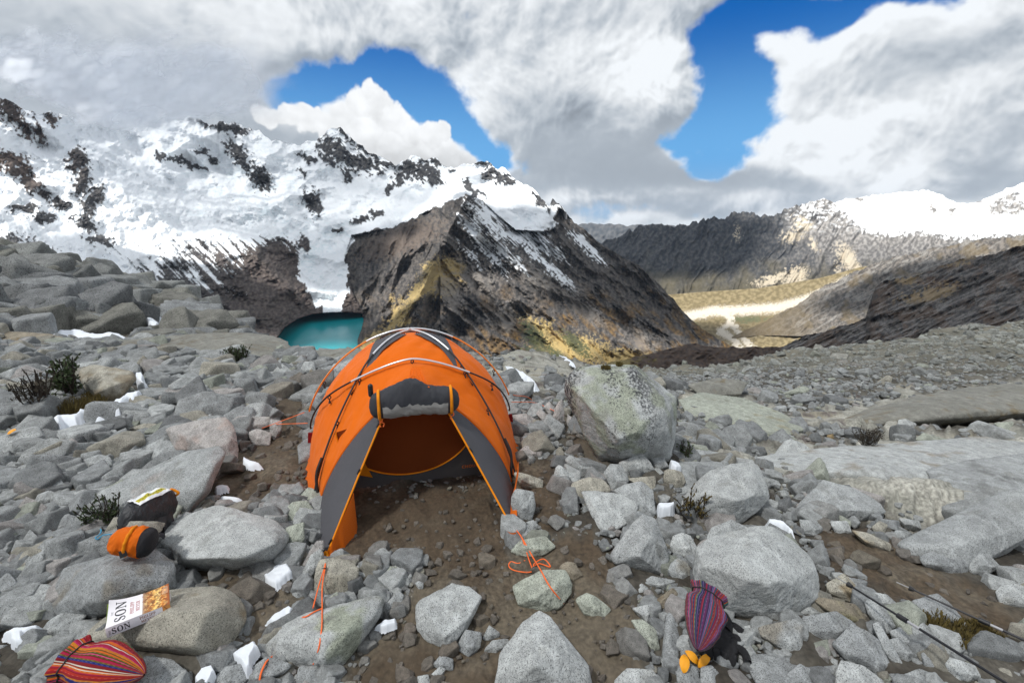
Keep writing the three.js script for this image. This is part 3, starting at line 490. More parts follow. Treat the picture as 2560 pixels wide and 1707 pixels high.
face({
  name: 'hillside', label: 'low reddish brown hill between the spur and the right hillside', u0: 1380, u1: 2160, nu: 300, nv: 90, back: 0.05, category: 'hillside',
  top: (u) => lineAt([[1380, 925], [1500, 912], [1600, 888], [1680, 870], [1740, 858], [1800, 868], [1880, 866], [1950, 866], [2010, 862], [2160, 850]], u) + jag(u, 50, 3), foot: () => 985,
  range: (u, v) => 1900 - (v - 860) * 5 - 30 * ridge2(u / 60, v / 40, 3) - 8 * fbm2(u / 9, v / 7, 3),
  color: (u, v) => { const f = fbm2(u / 10, v / 7, 4), a = fbm2(u / 60, v / 30, 3); const k = mix3([0.045, 0.03, 0.023], [0.09, 0.058, 0.038], sst(-0.5, 0.6, f)); return mix3(k, [0.2, 0.16, 0.06], sst(0.1, 0.5, patch(u + 30 * f, v + 10 * f, [1540, 900, 100, 26, 0]) + 0.3 * a)); },
});
// --- cloud masses that drift over the place out of the picture and shade it, each where the photograph shows its shadow
const CLOUD_MAT = new THREE.MeshPhysicalMaterial({ color: rgb(0.93, 0.94, 0.96), roughness: 1, transmission: 0.45, thickness: 0, specularIntensity: 0, transparent: true, opacity: 0.86 });
const THIN = CLOUD_MAT.clone(); THIN.opacity = 0.42;
function cloud(center, rx, ry, rz, label, seed, lump = 0.3, mat = CLOUD_MAT) {
  const g = mergeVertices(new THREE.IcosahedronGeometry(1, 24).deleteAttribute('normal').deleteAttribute('uv')), p = g.attributes.position;
  for (let i = 0; i < p.count; i++) { const x = p.getX(i), y = p.getY(i), z = p.getZ(i), k = 1 + lump * fbm3(x * 1.8 + seed, y * 1.8, z * 1.8, 5, 0.55); p.setXYZ(i, x * k * rx, (y < 0 ? y * 0.45 : y) * k * ry, z * k * rz); }
  g.computeVertexNormals();
  const m = single('cloud', g, mat, label, 'cloud', 'drifting clouds above the valley', 'structure');
  m.position.copy(center);
  let seen = 0; const q = g.attributes.position; for (let i = 0; i < q.count; i += 5) { const p = V(q.getX(i), q.getY(i), q.getZ(i)).add(center); if (p.z < -10) { const [u, v] = plate(p); if (u > 0 && u < 2560 && v > 0 && v < 1707) seen++; } }
  if (seen) console.log('cloud in view', seen, label);
  return m;
}
function shadeAt(u, v, r, t, rx, rz, label, mat) { const p = atRange(u, v, r).addScaledVector(SUN, t); cloud(p, rx, Math.min(rx, rz) * 0.3, rz, label, u * 0.01 + v * 0.017, 0.3, mat); }

shadeAt(1280, 1100, 30, 1700, 240, 240, 'thin grey cloud standing over the camp', THIN);
shadeAt(2380, 740, 1900, 2300, 1250, 900, 'grey cloud standing over the dark hillside on the right');
shadeAt(845, 670, 3150, 1900, 320, 400, 'grey cloud over the left flank of the rock spur');
shadeAt(1015, 860, 2030, 1500, 230, 230, 'grey cloud over the foot of the rock spur');
shadeAt(1190, 780, 2450, 1900, 230, 210, 'grey cloud over the lower face of the rock spur');
shadeAt(1540, 730, 3700, 3000, 800, 760, 'grey cloud over the long right shoulder of the spur');
shadeAt(1000, 600, 3400, 2100, 190, 190, 'grey cloud over the shoulder above the icefall');
shadeAt(1195, 535, 3500, 2100, 220, 210, 'grey cloud over the summit of the rock spur');
shadeAt(620, 770, 2300, 1700, 420, 420, 'grey cloud over the rocky flank beside the lake');
shadeAt(330, 360, 4500, 3500, 1900, 900, 'broad thin cloud over the upper snowfield', THIN);
shadeAt(1000, 450, 4600, 3500, 650, 600, 'thin cloud over the snow near the summits', THIN);
shadeAt(1640, 640, 7800, 5200, 1600, 1500, 'broad grey cloud over the dark far range');
shadeAt(1750, 900, 1900, 1600, 300, 260, 'grey cloud over the low brown hill');
shadeAt(820, 660, 3500, 2100, 330, 420, 'thin cloud over the lower icefall', THIN);
shadeAt(2300, 690, 4300, 2600, 600, 520, 'grey cloud over the grey brown spur');
// the cloud bank that hides the highest part of the massif: billowing veils one behind the other
{
  const VEIL = new THREE.MeshPhysicalMaterial({ color: rgb(0.82, 0.85, 0.9), roughness: 1, transmission: 0.5, thickness: 0, specularIntensity: 0, transparent: true, vertexColors: true, side: THREE.DoubleSide });
  for (let k = 0; k < 5; k++) {
    const lo = [[-330, 255], [0, 225], [60, 250], [130, 285], [220, 310], [330, 330], [420, 318], [500, 292], [600, 290], [680, 330], [740, 352], [790, 330], [820, 280], [850, 240]], nu = 170, nv = 60, al = [];
    const g = gridGeo(nu, nv, (i, j) => { const u = lerp(-330, 850, i / nu), v = lerp(60, 380, j / nv), n = fbm2(u / 120 + k * 7, v / 80 + k * 3, 4), edge = lineAt(lo, u) - v + 42 * n - 4 * k; al.push(sst(-14, 46, edge) * sst(70, 200, v + 60 * n) * sst(720, 560, u + 60 * n) * (0.55 + 0.2 * n)); return atRange(u, v, 3500 - 0.25 * (u < 250 ? 250 - u : 0) + k * 130 + 60 * fbm2(u / 160 + k, v / 110, 3)); });
    const c = new Float32Array(al.length * 4); al.forEach((a, i) => { c[i * 4] = c[i * 4 + 1] = c[i * 4 + 2] = 1; c[i * 4 + 3] = clamp(a); }); g.setAttribute('color', new THREE.BufferAttribute(c, 4)); g.deleteAttribute('uv');
    single('cloud', g, VEIL, 'white cloud bank wrapped around the summit ridge on the left', 'cloud', 'cloud bank on the massif', 'structure');
  }
}
scene.fog = new THREE.FogExp2(rgb(0.5, 0.66, 0.9), 0.000009);
// melting snow patches: outline, label, thickness, height above the ground, mesh fineness
const SNOWDATA = [
  [[[106, 1058], [140, 1036], [190, 1034], [200, 1020], [245, 1026], [262, 1030], [262, 1038], [220, 1046], [190, 1060], [160, 1062], [150, 1080], [130, 1072], [110, 1068]], 'ragged snow patch below the dark shrubs', 0.06, 0.09, 70],
  [[[258, 1028], [280, 1008], [320, 985], [350, 977], [364, 986], [350, 1002], [318, 1012], [300, 1034], [270, 1034]], 'smooth snow patch at the foot of the brown sided boulder', 0.06, 0.09, 70],
  [[[336, 940], [355, 936], [362, 948], [358, 960], [378, 972], [360, 974], [340, 958]], 'narrow snow tongue right of the brown sided boulder', 0.06, 0.09, 70],
  [[[0, 1583], [30, 1568], [70, 1562], [110, 1562], [95, 1580], [62, 1590], [66, 1612], [40, 1622], [24, 1612], [22, 1596], [0, 1592]], 'snow patch at the left edge below the slanting slab', 0.02, 0.02, 70],
  [[[575, 1640], [600, 1618], [640, 1604], [648, 1622], [630, 1650], [632, 1672], [614, 1684], [600, 1662]], 'snow patch between the tan boulder and the long pale boulder', 0.02, 0.02, 70],
  [[[484, 1700], [500, 1676], [530, 1668], [540, 1684], [520, 1715], [490, 1725]], 'snow patch at the bottom edge right of the red striped pouch', 0.02, 0.02, 70],
  [[[660, 1425], [690, 1408], [720, 1408], [735, 1430], [715, 1450], [690, 1470], [668, 1460], [655, 1440]], 'crusty snow on the earth below the flat topped pale boulder', 0.012, 0.012],
  [[[660, 1555], [690, 1530], [720, 1510], [735, 1520], [730, 1545], [690, 1562]], 'thin ice crust beside the long pale boulder', 0.01, 0.01],
  [[[930, 1570], [960, 1548], [990, 1542], [992, 1562], [960, 1576]], 'thin ice crust in the hollow behind the kite shaped boulder', 0.012, 0.012],
  [[[606, 1138], [625, 1150], [650, 1158], [660, 1168], [620, 1172], [604, 1160]], 'small snow patch at the end of the pinkish angular boulder', 0.02, 0.015, 30],
  [[[545, 1240], [560, 1240], [600, 1242], [610, 1252], [580, 1260], [548, 1252]], 'small snow patch right of the long leaning slab', 0.02, 0.015, 30],
  [[[533, 1224], [545, 1214], [574, 1216], [570, 1226], [540, 1232]], 'smallest snow patch right of the long leaning slab', 0.02, 0.015, 30],
  [[[1672, 1157], [1690, 1156], [1700, 1164], [1706, 1176], [1690, 1178], [1676, 1172]], 'small bright snow patch behind the round brownish stone', 0.03, 0.03, 40],
  [[[1640, 1264], [1658, 1262], [1688, 1260], [1690, 1274], [1676, 1284], [1646, 1284]], 'small square snow patch left of the boulder with the mossy hollow', 0.04, 0.04, 40],
  [[[1912, 1299], [1940, 1298], [1960, 1306], [1984, 1330], [1996, 1358], [1980, 1350], [1950, 1320], [1920, 1312]], 'snow tongue behind the biggest pale boulder', 0.035, 0.04, 60],
  [[[0, 832], [30, 828], [60, 834], [40, 838], [0, 837]], 'thin snow strip under the overhanging slab', 0.06, 0.1, 30],
  [[[105, 832], [150, 812], [200, 812], [240, 822], [300, 824], [345, 842], [320, 846], [270, 848], [220, 840], [170, 832], [130, 836]], 'long curved snow patch at the foot of the rubble hill', 0.1, 0.16],
  [[[306, 738], [330, 750], [380, 775], [425, 800], [430, 810], [405, 806], [360, 785], [320, 762]], 'slanting snow strip on the flank of the rubble hill', 0.12, 0.2],
  [[[225, 728], [250, 728], [290, 748], [286, 756], [250, 748]], 'snow patch below the dark square boulder', 0.12, 0.2, 34],
  [[[95, 768], [120, 758], [140, 752], [160, 742], [190, 758], [198, 768], [170, 770], [150, 760], [110, 772]], 'snow patch in the middle of the rubble hill', 0.12, 0.2, 34],
  [[[0, 704], [16, 708], [30, 722], [20, 730], [0, 724]], 'snow patch at the left edge on the rubble hill', 0.12, 0.2, 30],
  [[[360, 796], [380, 798], [405, 815], [390, 822], [368, 812]], 'small snow patch at the end of the rubble hill', 0.1, 0.2, 30],
  [[[280, 782], [300, 780], [315, 790], [300, 802], [284, 796]], 'small snow patch beside a block on the rubble hill', 0.1, 0.2, 30],
  [[[1262, 908], [1285, 916], [1310, 930], [1335, 948], [1350, 966], [1336, 972], [1322, 955], [1300, 945], [1275, 930]], 'snow streak on the rock hump behind the tent', 0.05, 0.05],
  [[[1398, 886], [1415, 892], [1435, 906], [1442, 918], [1425, 910], [1402, 896]], 'snow streak near the top of the rock hump', 0.05, 0.05, 34],
  [[[625, 896], [650, 894], [690, 900], [700, 908], [660, 908], [630, 902]], 'thin snow line behind the tent at the bedrock hump', 0.03, 0.12, 34],
];
const SNOWPATCHES = SNOWDATA.map((s) => s[0]);
// ------------------------------------------------------------------ boulders and stones
const TINT = {
  grey: [0.5, 0.51, 0.51], pale: [0.62, 0.63, 0.625], mid: [0.42, 0.43, 0.435], dark: [0.3, 0.305, 0.31], green: [0.52, 0.54, 0.46], tan: [0.52, 0.485, 0.41], brown: [0.34, 0.29, 0.22], ochre: [0.46, 0.33, 0.17], pink: [0.56, 0.52, 0.5], slab: [0.31, 0.3, 0.265],
};
const rockMat = {};
for (const c of Object.values(TINT)) for (let i = 0; i < 3; i++) c[i] *= [0.84, 0.86, 0.87][i];
for (const [k, c] of Object.entries(TINT)) rockMat[k] = std({ color: rgb(...c), map: k === 'slab' || k === 'brown' ? GRANITE_FINE : GRANITE, bumpMap: ROCKBUMP, bumpScale: 0.012, roughness: 0.92, vertexColors: true });
const plainMat = {};
for (const [k, c] of Object.entries(TINT)) plainMat[k] = std({ color: rgb(c[0] * 0.78, c[1] * 0.78, c[2] * 0.78), map: GRANITE, roughness: 0.92, bumpMap: ROCKBUMP, bumpScale: 0.008 });
const SPHERES = {};
const sphere = (d) => SPHERES[d] ??= mergeVertices(new THREE.IcosahedronGeometry(1, d).deleteAttribute('normal').deleteAttribute('uv'));
function boxUV(g, scale = 1, keepColor = true) {   // smooth normals, texture laid on each face along its main axis, in metres
  g.computeVertexNormals();
  const f = g.toNonIndexed(), p = f.attributes.position, n = f.attributes.normal, uv = new Float32Array(p.count * 2);
  for (let i = 0; i < p.count; i += 3) {
    const ax = Math.abs(n.getX(i) + n.getX(i + 1) + n.getX(i + 2)), ay = Math.abs(n.getY(i) + n.getY(i + 1) + n.getY(i + 2)), az = Math.abs(n.getZ(i) + n.getZ(i + 1) + n.getZ(i + 2));
    for (let k = i; k < i + 3; k++) { const x = p.getX(k), y = p.getY(k), z = p.getZ(k); uv[k * 2] = (ay >= ax && ay >= az ? x : ax >= az ? z : x) * scale; uv[k * 2 + 1] = (ay >= ax && ay >= az ? z : y) * scale; }
  }
  f.setAttribute('uv', new THREE.BufferAttribute(uv, 2));
  return f;
}
function hullPlanes(points) {
  const c = points.reduce((s, p) => s.add(p), V(0, 0, 0)).divideScalar(points.length), hull = new ConvexHull().setFromPoints(points), planes = [];
  for (const f of hull.faces) {
    const n = f.normal.clone(), d = n.dot(f.midpoint) - n.dot(c);
    if (d <= 1e-5) continue;
    if (!planes.some(([m, e]) => m.dot(n) > 0.985 && Math.abs(e - d) < 0.06 * Math.max(d, e))) planes.push([n, d]);
  }
  return [c, planes];
}
// a rounded, weathered block bounded by the given planes
function block(planes, detail, size, o = {}) {
  const { sharp = 18, chip = 0.035, seed = 0, lump = 1 } = o, src = sphere(detail).attributes.position, g = new THREE.BufferGeometry(), pos = new Float32Array(src.count * 3);
  for (let i = 0; i < src.count; i++) {
    const x = src.getX(i), y = src.getY(i), z = src.getZ(i); let s = 0;
    for (const [n, d] of planes) { const q = (n.x * x + n.y * y + n.z * z) / d; if (q > 0) s += Math.pow(q * size, sharp); }
    let r = size / Math.pow(s, 1 / sharp);
    const f = 1.6 / size, a = seed * 3.1;
    r *= 1 + chip * lump * fbm3(x * r * f * 1.3 + a, y * r * f * 1.3, z * r * f * 1.3, 3) + chip * 0.5 * (ridgeN(x * r * f * 2.6, y * r * f * 2.6 + a, z * r * f * 2.6)) + chip * 0.22 * fbm3(x * r * f * 9, y * r * f * 9 + a, z * r * f * 9, 2);
    pos[i * 3] = x * r; pos[i * 3 + 1] = y * r; pos[i * 3 + 2] = z * r;
  }
  g.setAttribute('position', new THREE.BufferAttribute(pos, 3)); g.setIndex(sphere(detail).index);
  return g;
}
const ridgeN = (x, y, z) => { const n = n3(x, y, z); return 0.5 - Math.abs(n) * 1.6; };
// lichen, iron stains and wet dirt: patches with outlines of their own
function weather(g, seed, stain, strength = 1, streak = 0) {
  g.computeVertexNormals();
  return colorBy(g, (x, y, z) => {
    const m = fbm3(x * 2.2 + seed, y * 2.2, z * 2.2, 4), q = fbm3(x * 5 + seed * 2, y * 5, z * 5 + 9, 4), big = n3(x * 1.1 + seed, y * 1.1 + 4, z * 1.1);
    let k = [1, 1, 1]; const t = 1 + 0.16 * m; k = [t, t, t];
    k = mix3(k, stain, sst(0.12, 0.5, q * 0.7 + big * 0.5) * 0.75 * strength);
    k = mix3(k, [0.62, 0.6, 0.55], sst(0.35, 0.7, fbm3(x * 8 + 3, y * 3 + seed, z * 8, 3)) * 0.5 * strength);
    if (streak) k = mix3(k, [0.13, 0.13, 0.14], sst(0.22, 0.5, 0.85 * n3(x * 5.5 + 2, y * 0.9, z * 2) + 0.75 * fbm3(x * 64, y * 56, z * 64, 2)) * sst(0.42, 0.0, x) * sst(-0.55, -0.1, y));
    return k;
  });
}
const STAINS = { green: [0.72, 0.76, 0.56], ochre: [0.78, 0.6, 0.36], brown: [0.62, 0.52, 0.4], pink: [0.98, 0.84, 0.78], none: [0.9, 0.9, 0.89], dark: [0.5, 0.49, 0.48] };
const rockSpots = [];   // [x, z, radius] of the surveyed boulders, so that loose stones keep off them
let rockCount = 0;
function boulder(outline, inner, tint, label, o = {}) {
  const { up = 0, tilt = 0.62, thick = 0.6, name = 'boulder', stain = 'none', sharp, chip, detail, group, depth, sink = 0.06 } = o;
  let bu = 0, bv = -1e9, u0 = 1e9, u1 = -1e9, v0 = 1e9;
  for (const [u, v] of outline) { if (v > bv) { bv = v; bu = u; } u0 = Math.min(u0, u); u1 = Math.max(u1, u); v0 = Math.min(v0, v); }
  const tb = depth ?? groundHit(bu, bv, up), W = (u1 - u0) / FOCAL * tb, H = (bv - v0) / FOCAL * tb, S = (W + H) / 2;
  const dep = (v) => tb + tilt * (bv - v) / FOCAL * tb;
  const mu = outline.reduce((s, p) => s + p[0], 0) / outline.length, mv = outline.reduce((s, p) => s + p[1], 0) / outline.length;
  const P = [], few = (list, n) => { const q = list.slice(); while (q.length > n) { let bi = 0, ba = 1e9; for (let i = 0; i < q.length; i++) { const a = q[(i + q.length - 1) % q.length], c = q[i], e = q[(i + 1) % q.length], ar = Math.abs((c[0] - a[0]) * (e[1] - a[1]) - (e[0] - a[0]) * (c[1] - a[1])); if (ar < ba) { ba = ar; bi = i; } } q.splice(bi, 1); } return q; };
  outline = few(outline, o.corners ?? 10).map(([u, v]) => [mu + (u - mu) * 1.05, v > mv ? v : mv + (v - mv) * 1.05]);
  for (const [u, v] of outline) P.push(atDepth(u, v, dep(v)));
  const ins = inner.length ? inner : [[lerp(u0, u1, 0.36), lerp(v0, bv, 0.56), 0.16], [lerp(u0, u1, 0.66), lerp(v0, bv, 0.62), 0.13]];
  for (const [u, v, f] of ins) P.push(atDepth(u, v, dep(v) - f * S * 1.15));
  for (const [u, v] of few(outline, 4)) { const p = atDepth(lerp(mu, u, 0.8), lerp(mv, v, 0.75), dep(v) + thick * S * 0.7); p.y -= 0.1 * H; P.push(p); }
  for (const [u, v] of few(outline, 4)) if (v > mv) { const p = atDepth(lerp(mu, u, 0.85), v, dep(v) + 0.15 * S); p.y -= sink * S + 0.02; P.push(p); }
  const [c, planes] = hullPlanes(P), seed = ++rockCount * 1.7;
  // breaks: extra plane faces struck off along the rock's three joint directions
  const fr = new THREE.Quaternion().setFromEuler(new THREE.Euler(rr(-0.35, 0.35), rr(-0.7, 0.7), rr(-0.35, 0.35)));
  for (let k = 0; k < (o.breaks ?? 5); k++) { const ax = [V(0, 1, 0), V(0, 0.3, 1), V(1, 0.2, 0), V(-1, 0.2, 0), V(0.7, 0.7, 0.2), V(-0.7, 0.7, 0.2), V(0, 0.7, 0.7)][k % 7], n = ax.applyQuaternion(fr).add(V(rr(-0.22, 0.22), rr(-0.22, 0.22), rr(-0.22, 0.22))).normalize(); let d = -1e9; for (const p of P) d = Math.max(d, n.dot(p) - n.dot(c)); planes.push([n, d * rr(0.87, 0.97)]); }
  const px = (u1 - u0) * 0.4;
  const g = block(planes, detail ?? (px > 60 ? 34 : px > 25 ? 22 : 12), S * 0.5, { seed, sharp: (sharp ?? 22) * 3.2, chip: chip ?? 0.022 });
  weather(g, seed, STAINS[stain], stain === 'none' ? 0.6 : 1, o.streak);
  const f = boxUV(g), m = new THREE.Mesh(f, rockMat[tint]);
  m.name = numbered(name); m.position.copy(c); m.castShadow = m.receiveShadow = true; scene.add(m);
  tag(m, label, name === 'bedrock_slab' ? 'rock slab' : name, group);
  rockSpots.push([c.x, c.z, S * 0.5]);
  return m;
}
// groups of stones that nothing tells apart
const ZL = ['grey granite stone in the loose rubble left of the tent', 'stones of the rubble left of the tent'], ZH = ['weathered stone on the snow dusted rubble hill at the left edge', 'stones of the rubble hill'], ZF = ['granite stone in the loose rubble in front of the tent', 'stones in front of the tent'], ZR = ['granite stone in the rubble right of the tent', 'stones right of the tent'], ZB = ['granite stone in the jumble at the lower right by the trekking poles', 'stones by the trekking poles'], ZT = ['stone of the low wall along the tent side', 'stones along the tent'], ZS = ['stone lying on the bedrock slope right of the camp', 'stones on the right slope'];
const WORD = { grey: 'light grey', pale: 'pale whitish', mid: 'medium grey', dark: 'dark grey', green: 'greenish', tan: 'tan', brown: 'brown', ochre: 'ochre', pink: 'pinkish', slab: 'brownish grey' };
const told = (l, t) => [l[0].replace(/^(grey granite|granite|weathered)?\s*stone/, (m) => WORD[t] + (m.includes('weathered') ? ' weathered stone' : ' stone')), WORD[t] + ' ' + l[1]];
const B = (o, i, t, l, p) => (Array.isArray(l) ? boulder(o, i, t, told(l, t)[0], { name: 'stone', group: told(l, t)[1], ...p }) : boulder(o, i, t, l, p));
// bedrock on the left and behind the tent
B([[191, 868], [344, 846], [480, 836], [574, 832], [650, 836], [700, 846], [739, 883], [651, 899], [498, 902], [268, 880]], [[480, 868, 0.1], [640, 866, 0.1]], 'slab', 'smooth striated bedrock hump on the left, before the lake', { name: 'bedrock_slab', tilt: 3.2, thick: 0.5, stain: 'brown', chip: 0.03 });
B([[-60, 826], [0, 828], [130, 836], [237, 870], [214, 884], [100, 876], [-60, 866]], [[80, 852, 0.05]], 'brown', 'dark brown bedrock ledge at the left edge under the rubble hill', { name: 'bedrock_slab', tilt: 1.6, stain: 'ochre' });
B([[690, 892], [760, 878], [860, 872], [960, 878], [960, 905], [800, 915], [700, 908]], [[820, 892, 0.05]], 'slab', 'low bedrock lip behind the tent, above the lake shore', { name: 'bedrock_slab', tilt: 3, stain: 'brown' });
// bedrock showing through on the right slope
B([[2090, 1062], [2180, 1022], [2300, 990], [2440, 968], [2580, 958], [2660, 1000], [2600, 1030], [2480, 1040], [2300, 1050], [2160, 1068]], [], 'slab', 'long ledge of bedrock across the right slope', { name: 'bedrock_slab', tilt: 3, thick: 0.3, stain: 'ochre', chip: 0.06, breaks: 5 });
B([[1700, 1000], [1760, 982], [1860, 996], [1960, 1036], [2010, 1075], [1940, 1098], [1840, 1090], [1740, 1060]], [], 'green', 'yellow grey bedrock hump behind the great boulder', { name: 'bedrock_slab', tilt: 2.6, thick: 0.3, stain: 'ochre', chip: 0.03, breaks: 2 });
B([[1780, 1168], [1960, 1132], [2300, 1104], [2460, 1094], [2580, 1110], [2640, 1180], [2480, 1245], [2300, 1232], [2080, 1206], [1900, 1196]], [], 'pale', 'broad pale bedrock floor on the right behind the triangular boulder', { name: 'bedrock_slab', tilt: 2.1, thick: 0.2, stain: 'brown', chip: 0.02, breaks: 2 });
B([[1720, 962], [1800, 944], [1870, 954], [1850, 985], [1760, 992]], [], 'slab', 'brownish bedrock knob in the far rubble right of the great boulder', { name: 'bedrock_slab', tilt: 1.6, stain: 'ochre' });
B([[2320, 1180], [2420, 1152], [2560, 1135], [2680, 1160], [2660, 1240], [2540, 1275], [2420, 1290], [2360, 1240]], [], 'grey', 'grey bedrock shoulder at the right edge above the long slab', { name: 'bedrock_slab', tilt: 1.8, thick: 0.3, stain: 'dark', chip: 0.025, breaks: 2 });
// around the bags and the book
B([[397, 1347], [413, 1322], [461, 1291], [548, 1267], [600, 1278], [680, 1300], [717, 1333], [709, 1373], [687, 1399], [636, 1419], [585, 1426], [494, 1415], [442, 1410], [410, 1377]], [[470, 1397, 0.3], [590, 1393, 0.42], [690, 1352, 0.34], [520, 1320, 0.05]], 'pale', 'large pale speckled boulder with a flat top, left of the tent doorway', { tilt: 0.9, chip: 0.035 });
B([[120, 1520], [142, 1487], [163, 1449], [163, 1422], [215, 1405], [261, 1392], [327, 1382], [392, 1381], [430, 1405], [444, 1443], [441, 1465], [395, 1482], [330, 1510], [230, 1552], [150, 1545]], [[283, 1408, 0.24], [268, 1449, 0.4], [270, 1498, 0.36], [180, 1500, 0.2]], 'mid', 'broad grey boulder directly behind the book', { stain: 'brown' });
B([[188, 1599], [207, 1588], [240, 1552], [398, 1481], [463, 1468], [531, 1468], [575, 1484], [604, 1517], [607, 1552], [583, 1607], [553, 1639], [517, 1646], [408, 1631], [365, 1623], [272, 1615], [196, 1611]], [[258, 1590, 0.14], [430, 1530, 0.34], [540, 1530, 0.34], [500, 1620, 0.24]], 'tan', 'tan lichened boulder that the paperback lies on', { stain: 'ochre', tilt: 0.8 });
B([[362, 1640], [430, 1650], [465, 1680], [478, 1712], [470, 1745], [390, 1750], [300, 1722]], [], 'mid', 'grey block right of the red striped pouch');
B([[16, 1522], [57, 1471], [109, 1460], [144, 1471], [139, 1498], [120, 1522], [54, 1541], [20, 1530]], [[112, 1495, 0.2]], 'pale', 'pale slanting slab left of the boulder behind the book');
B([[87, 1599], [120, 1552], [152, 1533], [218, 1531], [212, 1544], [142, 1590], [93, 1604]], [], 'grey', 'long flat slab pointing at the corner of the book');
B([[45, 1431], [63, 1400], [117, 1353], [117, 1394], [109, 1413], [98, 1424], [60, 1432]], [[104, 1400, 0.1]], 'grey', 'upright wedge shaped stone near the left edge, below the orange strap', { tilt: 0.3 });
B([[41, 1443], [57, 1427], [103, 1424], [114, 1438], [101, 1457], [63, 1468], [44, 1462]], [], 'grey', ZL);
B([[-40, 1440], [0, 1432], [22, 1435], [41, 1454], [44, 1479], [16, 1498], [-40, 1510]], [], 'mid', ZL);
B([[128, 1329], [133, 1296], [169, 1285], [196, 1294], [196, 1318], [152, 1332]], [[180, 1300, 0.1]], 'mid', ZL);
B([[82, 1329], [95, 1307], [125, 1302], [128, 1318], [114, 1329]], [], 'pale', ZL);
B([[41, 1332], [54, 1310], [79, 1329], [76, 1340], [46, 1345]], [], 'tan', ZL);
B([[-20, 1291], [35, 1275], [41, 1299], [0, 1321], [-25, 1318]], [], 'grey', ZL);
B([[128, 1427], [136, 1411], [174, 1392], [191, 1403], [188, 1411], [142, 1443]], [], 'pale', ZL);
B([[114, 1408], [120, 1381], [131, 1374], [150, 1392], [136, 1403]], [], 'grey', ZL);
B([[207, 1400], [223, 1381], [261, 1362], [294, 1383], [289, 1392], [218, 1402]], [], 'pale', 'pale stone under the end of the orange stuff sack');
B([[330, 1302], [354, 1278], [392, 1267], [447, 1260], [457, 1267], [441, 1300], [400, 1318], [345, 1312]], [[440, 1275, 0.06]], 'green', 'flat stone pressed against the front of the black dry bag');
B([[411, 1315], [436, 1294], [457, 1296], [420, 1329]], [], 'grey', ZL);
B([[237, 1267], [245, 1234], [289, 1218], [381, 1174], [463, 1131], [507, 1120], [545, 1117], [558, 1136], [542, 1180], [523, 1223], [498, 1250], [479, 1275], [458, 1291], [350, 1300], [260, 1290]], [[509, 1133, 0.12], [528, 1176, 0.16], [505, 1228, 0.18], [330, 1260, 0.12]], 'grey', 'long leaning slab with a pinkish end behind the black dry bag', { tilt: 0.8, stain: 'pink' });
B([[417, 1071], [447, 1062], [517, 1054], [561, 1043], [580, 1065], [599, 1131], [594, 1150], [556, 1166], [512, 1140], [440, 1125], [425, 1098]], [[470, 1098, 0.2], [515, 1122, 0.25], [575, 1110, 0.16]], 'pink', 'pinkish angular boulder behind the long leaning slab', { stain: 'pink' });
B([[357, 1141], [365, 1114], [400, 1098], [436, 1106], [466, 1133], [425, 1155], [403, 1166], [365, 1155]], [[392, 1141, 0.26]], 'grey', 'faceted grey block left of the pinkish angular boulder');
B([[294, 1158], [300, 1133], [354, 1120], [365, 1139], [354, 1163], [313, 1169]], [], 'grey', ZL);
B([[199, 1152], [245, 1136], [272, 1141], [283, 1163], [218, 1177], [202, 1166]], [], 'grey', ZL);
B([[163, 1193], [174, 1177], [207, 1163], [218, 1182], [191, 1196]], [], 'grey', ZL);
B([[221, 1177], [261, 1166], [267, 1177], [245, 1193], [226, 1196]], [], 'grey', ZL);
B([[251, 1196], [272, 1174], [300, 1169], [319, 1177], [294, 1193], [261, 1204]], [], 'pale', ZL);
B([[82, 1193], [98, 1177], [131, 1169], [161, 1185], [152, 1199], [120, 1200]], [], 'ochre', 'ochre rust stained stone near the left edge');
B([[185, 1231], [196, 1204], [221, 1199], [215, 1220], [202, 1230]], [], 'ochre', 'small upright ochre stone left of the dry bag', { tilt: 0.3 });
B([[101, 1218], [109, 1201], [150, 1199], [161, 1212], [142, 1226], [114, 1230]], [], 'mid', ZL);
B([[25, 1234], [76, 1201], [109, 1190], [114, 1204], [103, 1218], [68, 1231]], [], 'grey', ZL);
B([[82, 1261], [93, 1237], [120, 1226], [144, 1234], [136, 1250], [93, 1267]], [], 'grey', ZL);
B([[27, 1267], [41, 1250], [63, 1246], [84, 1264], [74, 1283], [46, 1294]], [], 'dark', ZL);
B([[120, 1275], [131, 1264], [163, 1264], [166, 1275], [131, 1297]], [], 'pale', ZL);
B([[172, 1278], [191, 1267], [231, 1264], [240, 1272], [207, 1299], [177, 1291]], [], 'pink', ZL);
B([[0, 1161], [14, 1150], [60, 1161], [49, 1174], [5, 1174]], [], 'grey', ZL);
B([[63, 1161], [114, 1141], [120, 1150], [106, 1166], [65, 1171]], [], 'grey', ZL);
B([[95, 1101], [131, 1103], [150, 1117], [142, 1128], [98, 1125]], [], 'tan', ZL);
B([[52, 1120], [65, 1109], [93, 1114], [87, 1128], [71, 1133]], [], 'grey', ZL);
B([[221, 1103], [272, 1076], [289, 1073], [291, 1084], [261, 1098], [226, 1109]], [], 'grey', ZL);
B([[321, 1071], [365, 1057], [392, 1060], [400, 1071], [354, 1082]], [], 'tan', ZL);
B([[196, 932], [223, 910], [261, 918], [327, 929], [338, 948], [321, 970], [300, 994], [261, 1008], [223, 994], [210, 970]], [[245, 936, 0.16], [272, 966, 0.32], [325, 950, 0.2], [235, 985, 0.25]], 'tan', 'large brown sided boulder beside the dark shrubs', { stain: 'brown' });
B([[267, 904], [313, 902], [332, 891], [360, 913], [335, 929], [286, 921]], [[334, 915, 0.12]], 'mid', 'angular grey block behind the brown sided boulder');
